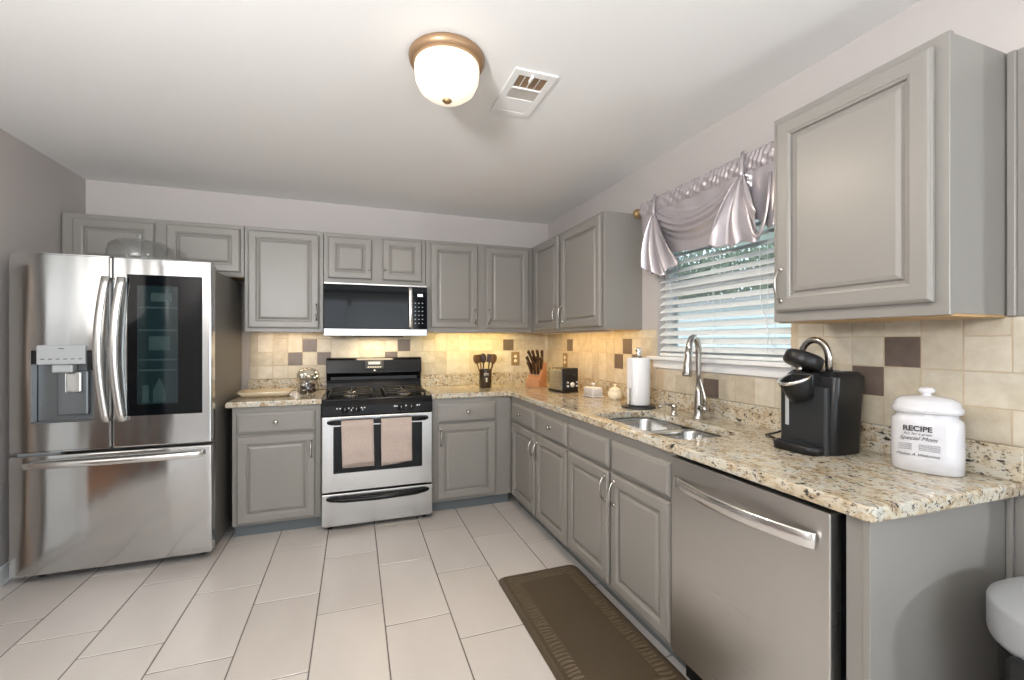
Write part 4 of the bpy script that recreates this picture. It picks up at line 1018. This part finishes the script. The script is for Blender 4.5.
# toaster
tx, ty = -0.225, -0.800
TM = Matrix.Translation((tx, ty, Z)) @ Matrix.Rotation(math.radians(4), 4, 'Z')
to = thing('toaster', 'black and steel two slot toaster beside the knife block', 'toaster', (tx, ty, CT1))
def tb(x0, x1, y0, y1, z0, z1, bev, nm, m, par, mi=0):
    b = MB(); b.box(x0, x1, y0, y1, z0, z1, bev, mat=TM, seg=3); return b.build(nm, m, par)
tbody = tb(-0.070, 0.065, -0.085, 0.13, 0.010, 0.185, 0.018, 'toaster_body', M['steel'], to)
tb(-0.066, 0.066, -0.102, -0.065, 0.006, 0.190, 0.012, 'front_panel', M['blackmat'], to)
tb(-0.074, 0.070, -0.095, 0.135, 0.0, 0.016, 0.004, 'base', M['blackmat'], to)
b = MB(); b.box(-0.035, -0.012, -0.06, 0.085, 0.184, 0.187, 0.001, mat=TM); b.box(0.015, 0.038, -0.06, 0.085, 0.184, 0.187, 0.001, mat=TM); b.build('slot', M['blackmat'], tbody)
b = MB()
for (a, z_, r) in ((0.008, 0.062, 0.020), (-0.034, 0.052, 0.009), (-0.034, 0.080, 0.008), (0.048, 0.052, 0.008), (0.048, 0.080, 0.008)):
    if r: b.lathe([(r, 0), (r*0.95, 0.010), (0.0, 0.011)], TM @ Vector((a, -0.102, z_)), 16, mat=(TM.to_3x3() @ Vector((0, -1, 0))).to_track_quat('Z', 'Y').to_matrix().to_4x4())
b.build('knob', M['ceramic'], to)
tb(0.0, 0.026, -0.125, -0.10, 0.125, 0.140, 0.004, 'lever', M['charcoal'], to)

# outlets
def outlet(side, u, z, label, u0=0.042, z0=0.062):
    n = (0, -1, 0) if side == 'b' else (-1, 0, 0); loc = (u, -0.0108, z) if side == 'b' else (-0.0108, u, z)
    t = thing('wall_outlet', label, 'outlet', loc); b = MB(); u_ = (1, 0, 0) if side == 'b' else (0, 1, 0)
    b.panel(loc, u_, n, 0.082, 0.128, [(0, 0), (0, 0.003), (0.003, 0.0055), (0.012, 0.006)]); b.build('cover_plate', M['outletplate'], t)
    b = MB()
    for s in (-1, 1):
        c = Vector(loc)+Vector((0, 0, s*0.021))+Vector(n)*0.0058
        b.lathe([(0.0165, 0), (0.0165, 0.0018), (0.0, 0.0018)], c, 18, mat=Vector(n).to_track_quat('Z', 'Y').to_matrix().to_4x4())
    b.build('socket', M['ivory'], t)
outlet('b', -0.347, 1.145, 'tan stone outlet plate with two sockets on the back wall above the knife block')
outlet('r', -0.392, 1.142, 'tan stone outlet plate on the window wall above the toaster')

# butter dish
def rb(b, cx, cy, hx, hy, z0, z1, ins, r):
    pass
bx_, by_ = -0.175, -1.155
bd = thing('butter_dish', 'white lidded ceramic butter dish with round knob beside the toaster', 'butter dish', (bx_, by_, CT1))
b = MB(); b.rings([[Vector((x, y, Z+z)) for x, y in rrect(bx_-0.052+i, bx_+0.052-i, by_-0.078+i, by_+0.078-i, 0.015, 4)] for i, z in ((0.006, 0), (0, 0.006), (0.0, 0.010), (0.006, 0.011))]); b.build('plate', M['ceramic'], bd)
b = MB(); b.rings([[Vector((x, y, Z+z)) for x, y in rrect(bx_-0.044+i, bx_+0.044-i, by_-0.068+i, by_+0.068-i, 0.014, 4)] for i, z in ((0, 0.0115), (0, 0.060), (0.004, 0.068), (0.014, 0.072))]); lid = b.build('lid', M['ceramic'], bd)
b = MB(); b.lathe([(0.006, 0.071), (0.006, 0.080), (0.015, 0.086), (0.016, 0.094), (0.008, 0.101), (0.0, 0.102)], (bx_, by_, Z), 16); b.build('knob', M['ceramic'], lid)
sx_, sy_ = -0.115, -1.345
sj = thing('sugar_bowl', 'small cream lidded sugar bowl between butter dish and paper towels', 'sugar bowl', (sx_, sy_, CT1))
b = MB(); b.lathe([(0.030, 0), (0.034, 0.003), (0.048, 0.022), (0.050, 0.042), (0.042, 0.058), (0.036, 0.061), (0.0, 0.060)], (sx_, sy_, Z), 26); b.build('bowl_body', M['ivory'], sj)
b = MB(); b.lathe([(0.042, 0.0615), (0.038, 0.072), (0.018, 0.084), (0.006, 0.087), (0.006, 0.092), (0.011, 0.098), (0.009, 0.106), (0.0, 0.108)], (sx_, sy_, Z), 26); b.build('lid', M['ivory'], sj)

# paper towels
px_, py_ = -0.178, -1.690
ph = thing('paper_towel_holder', 'steel paper towel holder with round base by the sink', 'paper towel holder', (px_, py_, CT1))
b = MB(); b.lathe([(0.098, 0), (0.100, 0.004), (0.096, 0.012), (0.04, 0.016), (0.0, 0.016)], (px_, py_, Z), 36); b.build('base', M['charcoal'], ph)
b = MB(); b.tube([(px_, py_, Z+0.014), (px_, py_, Z+0.315)], 0.007, 10); b.lathe([(0.010, 0.305), (0.020, 0.311), (0.018, 0.322), (0.012, 0.328), (0.020, 0.342), (0.016, 0.356), (0.0, 0.361)], (px_, py_, Z), 18); b.build('centre_post', M['hsteel'], ph)
b = MB(); b.tube([(px_-0.082, py_-0.028, Z+0.012), (px_-0.080, py_-0.028, Z+0.115), (px_-0.080, py_-0.028, Z+0.125)], [0.004, 0.004, 0.008], 8); b.build('tension_arm', M['hsteel'], ph)
b = MB(); R_ = [(0.021, 0.018), (0.063, 0.018), (0.0665, 0.024), (0.067, 0.16), (0.0665, 0.292), (0.063, 0.298), (0.021, 0.298)]
b.lathe(R_ + [(0.021, 0.018)], (px_, py_, Z), 40, caps=False)
b.box(px_-0.0685, px_-0.0655, py_-0.03, py_+0.012, Z+0.02, Z+0.296)
o = b.build('paper_towel_roll', M['paper']); tag(o, 'white roll of paper towels standing on the steel holder', 'paper towels')

# glass jar with coffee pods left of the range
jx, jy = -2.112, -0.36
gj = thing('glass_jar', 'double bulged clear glass jar of brown and silver coffee pods, left of the range', 'jar', (jx, jy, CT1))
b = MB(); b.lathe([(0.03, 0), (0.062, 0.006), (0.074, 0.035), (0.074, 0.075), (0.060, 0.098), (0.076, 0.125), (0.078, 0.155), (0.060, 0.185), (0.030, 0.199), (0.0, 0.202)], (jx, jy, Z), 30, caps=False); b.build('glass_body', M['glass'], gj)
pod = MB(); pod.lathe([(0.015, 0), (0.0175, 0.002), (0.021, 0.030), (0.0235, 0.031), (0.0235, 0.033), (0.0, 0.033)], (0, 0, 0), 14)
pod.mi = [0]*len(pod.mi); po = pod.build('coffee_pod', flat('pod_brown', srgb(74, 50, 36), 0.35)); tag(po, 'brown foil topped coffee pod in the lower half of the glass jar', 'coffee pod', 'coffee pods in the jar')
pod2 = MB(); pod2.lathe([(0.0225, 0), (0.0235, 0.001), (0.0, 0.0018)], (0, 0, 0.0332), 14); pf = pod2.build('foil_lid', M['hsteel'], po)
rn = random.Random(4); first = True
for z_, cnt, R0 in ((0.014, 6, 0.040), (0.052, 5, 0.038)):
    for k in range(cnt):
        a = 2*PI*k/cnt+z_*9; p = (jx+R0*math.cos(a), jy+R0*math.sin(a), Z+z_); rr = (rn.uniform(-0.5, 0.5), rn.uniform(-0.5, 0.5), 0)
        if first: po.location = p; po.rotation_euler = rr; first = False
        else: copy_thing(po, p, rr)
pod3 = po.copy(); COL.objects.link(pod3); c3 = pf.copy(); COL.objects.link(c3); c3.parent = pod3
pod3.data = po.data.copy(); pod3.data.materials[0] = M['hsteel']; pod3['label'] = 'silver coffee pod in the upper half of the glass jar'; pod3.location = (jx, jy, Z+0.10)
for k in range(5):
    a = 2*PI*k/5; copy_thing(pod3, (jx+0.042*math.cos(a), jy+0.042*math.sin(a), Z+0.120), (rn.uniform(0.6, 1.2), rn.uniform(-0.8, 0.8), a))
# glass tray
tr = thing('glass_tray', 'shallow rectangular clear glass tray on the short worktop beside the refrigerator', 'tray', (-2.36, -0.33, CT1))
b = MB(); cx2, cy2 = -2.385, -0.34
rg = []
for i, z_ in ((0.045, 0.0), (0.035, 0.004), (0.0, 0.040), (0.003, 0.041), (0.036, 0.008), (0.055, 0.006)):
    rg.append([Vector((x, y, Z+z_)) for x, y in rrect(cx2-0.175+i, cx2+0.175-i, cy2-0.115+i, cy2+0.115-i, 0.02, 4)])
b.rings(rg, 0, True); b.build('tray_body', flat('beige_glass_tray', srgb(206, 190, 160), 0.12, coat=0.6, var=0.12, bscale=30), tr)

# ------------------------------------------------------------ coffee maker
km = thing('coffee_maker', 'black single cup coffee maker with its brew lid open, beneath the close cabinet', 'coffee maker', (-0.19, -2.77, CT1))
ky0, ky1 = -2.862, -2.676; kc = (ky0+ky1)/2
b = MB()
def kr(z, x0, x1, y0, y1, r=0.022): return [Vector((x, y, Z+z)) for x, y in rrect(x0, x1, y0, y1, r, 5)]
b.rings([kr(0.0, -0.230, -0.085, ky0, ky1), kr(0.12, -0.230, -0.080, ky0-0.002, ky1+0.002), kr(0.272, -0.222, -0.068, ky0-0.005, ky1+0.004), kr(0.290, -0.205, -0.078, ky0+0.006, ky1-0.006)], 0, True)
b.build('machine_body', M['blackmat'], km, bevel=0.002)
b = MB(); b.rings([kr(0.0, -0.252, -0.225, ky0+0.012, ky1, 0.010), kr(0.235, -0.252, -0.225, ky0+0.012, ky1, 0.010)], 0, False)
b.build('front_column', M['charcoal'], km)
b = MB(); b.box(-0.2545, -0.2515, ky1-0.038, ky1-0.024, Z+0.085, Z+0.232, 0.001); b.build('water_gauge', M['greyplastic'], km)
b = MB(); b.rings([kr(0.0, -0.305, -0.215, ky0+0.020, ky1+0.002, 0.038), kr(0.026, -0.307, -0.215, ky0+0.018, ky1+0.004, 0.038), kr(0.030, -0.300, -0.215, ky0+0.024, ky1-0.002, 0.036)], 0, True); dt = b.build('drip_tray', M['blackmat'], km)
b = MB()
for k in range(4): b.box(-0.292+k*0.011, -0.287+k*0.011, ky0+0.045, ky1-0.02, Z+0.0302, Z+0.034)
b.build('tray_grille', M['charcoal'], dt)
HM = Matrix.Translation((-0.262, kc+0.012, Z+0.236)) @ Matrix.Rotation(math.radians(24), 4, Vector((-0.333, -0.943, 0)))
b = MB(); b.lathe([(0.034, -0.050), (0.044, -0.046), (0.052, -0.005), (0.056, 0.024), (0.056, 0.030), (0.048, 0.031), (0.040, 0.024), (0.034, 0.0), (0.0, -0.002)], (0, 0, 0), 30, mat=HM); b.box(-0.005, 0.05, -0.04, 0.04, -0.03, 0.05, 0.01, mat=Matrix.Translation((-0.262, kc, Z+0.236))); b.build('brew_head', M['blackmat'], km)
b = MB(); b.lathe([(0.0565, 0.025), (0.0575, 0.029), (0.056, 0.034), (0.050, 0.0345), (0.046, 0.031)], (0, 0, 0), 30, mat=HM, caps=False); b.build('pod_ring', M['hsteel'], km)
LM = Matrix.Translation((-0.240, kc+0.010, Z+0.326)) @ Matrix.Rotation(math.radians(-22), 4, Vector((-0.333, -0.943, 0)))
b = MB(); b.lathe([(0.0, -0.024), (0.048, -0.024), (0.058, -0.018), (0.062, -0.008), (0.060, 0.020), (0.055, 0.026), (0.0, 0.028)], (0, 0, 0), 34, mat=LM, ex=1.05); b.build('brew_lid', M['blackmat'], km)
b = MB(); b.tube([LM @ Vector((0.0, 0, -0.020)), LM @ Vector((0, 0, -0.042))], [0.012, 0.004], 10); b.build('needle', M['hsteel'], km)
b = MB(); hp = []
for i in range(13):
    a = math.radians(i*15); hp.append((-0.195, kc+0.050*math.cos(a), Z+0.340+0.062*math.sin(a)))
hp = [(-0.190, kc+0.050, Z+0.275)] + hp + [(-0.190, kc-0.050, Z+0.275)]
b.tube(hp, 0.0125, 10, flat=0.7, up=(1, 0, 0)); b.build('lid_handle', M['nickel'], km)
b = MB()
for k in range(4): b.lathe([(0.009, 0), (0.008, 0.003), (0, 0.0035)], (-0.13+0.0*k, ky0+0.035+k*0.034, Z+0.2905), 12)
b.build('button', M['greyplastic'], km)
b = MB(); b.tube([(-0.12, ky1+0.003, Z+0.10), (-0.125, -2.63, Z+0.062), (-0.13, -2.57, Z+0.020), (-0.135, -2.535, Z+0.006), (-0.15, -2.53, Z+0.0045), (-0.18, -2.60, Z+0.0045), (-0.21, ky1+0.003, Z+0.006)], 0.0042, 8); b.build('power_cord', M['blackmat'], km)

# ------------------------------------------------------------ recipe canister
CA = math.radians(-66)      # direction of its long axis
ca = thing('ceramic_canister', 'white oval lidded ceramic canister lettered RECIPE at the worktop end', 'canister', (-0.118, -3.068, CT1))
CM = Matrix.Translation((-0.122, -3.066, Z)) @ Matrix.Rotation(CA, 4, 'Z') @ Matrix.Diagonal((0.90, 1.0, 1.07, 1))
def ov(z, a, c, n=44, p=2.6):
    out = []
    for k in range(n):
        t = 2*PI*k/n; ct, st = math.cos(t), math.sin(t)
        out.append(CM @ Vector((a*math.copysign(abs(ct)**(2/p), ct), c*math.copysign(abs(st)**(2/p), st), z)))
    return out
b = MB(); b.rings([ov(0, 0.088, 0.052), ov(0.003, 0.092, 0.056), ov(0.05, 0.093, 0.057), ov(0.140, 0.092, 0.056), ov(0.150, 0.089, 0.053), ov(0.156, 0.080, 0.046), ov(0.162, 0.080, 0.046), ov(0.166, 0.082, 0.048)]); b.build('canister_body', M['ceramic'], ca)
b = MB(); b.rings([ov(0.1665, 0.086, 0.052), ov(0.170, 0.091, 0.056), ov(0.183, 0.091, 0.056), ov(0.186, 0.087, 0.053), ov(0.200, 0.083, 0.049), ov(0.210, 0.066, 0.038), ov(0.215, 0.034, 0.020), ov(0.216, 0.013, 0.012), ov(0.221, 0.011, 0.010), ov(0.226, 0.022, 0.015), ov(0.232, 0.023, 0.016), ov(0.238, 0.016, 0.011), ov(0.240, 0.006, 0.005)]); b.build('lid', M['ceramic'], ca)
tr_ = (Matrix.Rotation(CA, 3, 'Z') @ Euler((PI/2, 0, 0)).to_matrix())
def ct_(s, size, x, z, sh=0):
    text_part(s, size, CM @ Vector((x-0.006, -0.0577, z)), tr_, M['ink'], ca, 'lettering', sh)
ct_('RECIPE', 0.0215, -0.014, 0.118); ct_('for, for a great', 0.0105, -0.014, 0.107, 0.4); ct_('Special Mom', 0.0165, -0.013, 0.092, 0.4)
for k in range(4):
    ct_('a cup of kindness', 0.0046, -0.045, 0.079-k*0.005); ct_('one pinch of love and joy', 0.0046, 0.016, 0.079-k*0.005)
ct_('Makes A Welcome', 0.0125, -0.014, 0.047, 0.4)

# ------------------------------------------------------------ trash can
qx, qy, qr = -0.215, -3.455, 0.198
tc_ = thing('trash_can', 'tall black trash can with rounded silver swing lid beside the cabinet end', 'trash can', (qx, qy, 0))
b = MB(); b.lathe([(0.150, 0.0005), (0.158, 0.006), (0.172, 0.35), (0.180, 0.585), (0.190, 0.590), (0.190, 0.6005), (0.180, 0.601)], (qx, qy, 0), 48); b.build('bin_body', M['blackmat'], tc_)
b = MB(); b.lathe([(0.186, 0.6015), (qr-0.002, 0.604), (qr, 0.615), (qr, 0.682), (qr-0.003, 0.690), (qr-0.010, 0.696), (0.165, 0.714), (0.140, 0.723), (0.135, 0.723), (0.131, 0.712)], (qx, qy, 0), 56, caps=False); b.build('lid_rim', flat('silver_plastic', srgb(192, 194, 196), 0.34, 0.3), tc_)
b = MB(); b.lathe([(0.133, 0.711), (0.07, 0.718), (0.0, 0.721)], (qx, qy, 0), 40); b.build('swing_flap', M['black'], tc_)
b = MB(); b.box(qx-0.205, qx-0.17, qy+0.02, qy+0.10, 0.555, 0.61, 0.012); b.build('lid_latch', M['blackmat'], tc_)

# ------------------------------------------------------------ unseen pieces behind the camera: added reflection drape and fill stand, breakfast lamp
b = MB()
rgs = []
for i in range(61):
    x = -3.40+0.55*i/60; rgs.append((x, -7.28+0.03*math.sin(i*0.9)))
b.rings([[Vector((x, y, z)) for x, y in rgs] + [Vector((x, y-0.01, z)) for x, y in rgs[::-1]] for z in (0.02, 2.25)], 0, True); o = b.build('reflection_drape', M['drapetan']); tag(o, 'long unseen tan drape added behind the camera for warm bands in the steel reflections', 'curtain')  # tan folds added to put warm bands in the steel reflections
tl = thing('bounce_fill_stand', 'tall brass stand added under the ceiling bounce fill light behind the camera', 'lamp', (-2.9, -4.4, 0))  # made-up stand and shade for the added ceiling bounce fill
b = MB(); b.lathe([(0.14, 0.0005), (0.14, 0.02), (0.02, 0.035), (0.012, 0.04), (0.012, 1.60), (0.03, 1.62), (0.0, 1.62)], (-2.9, -4.4, 0), 24); b.build('stand', M['brass'], tl)
b = MB(); b.lathe([(0.03, 1.621), (0.14, 1.65), (0.22, 1.70), (0.22, 1.704), (0.135, 1.66), (0.0, 1.632)], (-2.9, -4.4, 0), 30); b.build('lamp_shade', M['white'], tl)
lp = thing('pendant_lamp', 'round pendant lamp hanging in the breakfast room behind the camera', 'lamp', (0.42, -5.7, H))
b = MB(); b.lathe([(0.05, 0), (0.05, -0.02), (0.0, -0.02)], (0.42, -5.7, H-0.0005), 20); b.tube([(0.42, -5.7, H-0.02), (0.42, -5.7, 1.62)], 0.004, 6); b.build('cord', M['blackmat'], lp)
b = MB(); b.lathe([(0.03, 1.62), (0.10, 1.58), (0.16, 1.48), (0.155, 1.48), (0.095, 1.572), (0.0, 1.61)], (0.42, -5.7, 0), 28); b.build('lamp_shade', M['white'], lp)

for o in list(COL.objects):
    if '_o' in o: del o['_o']
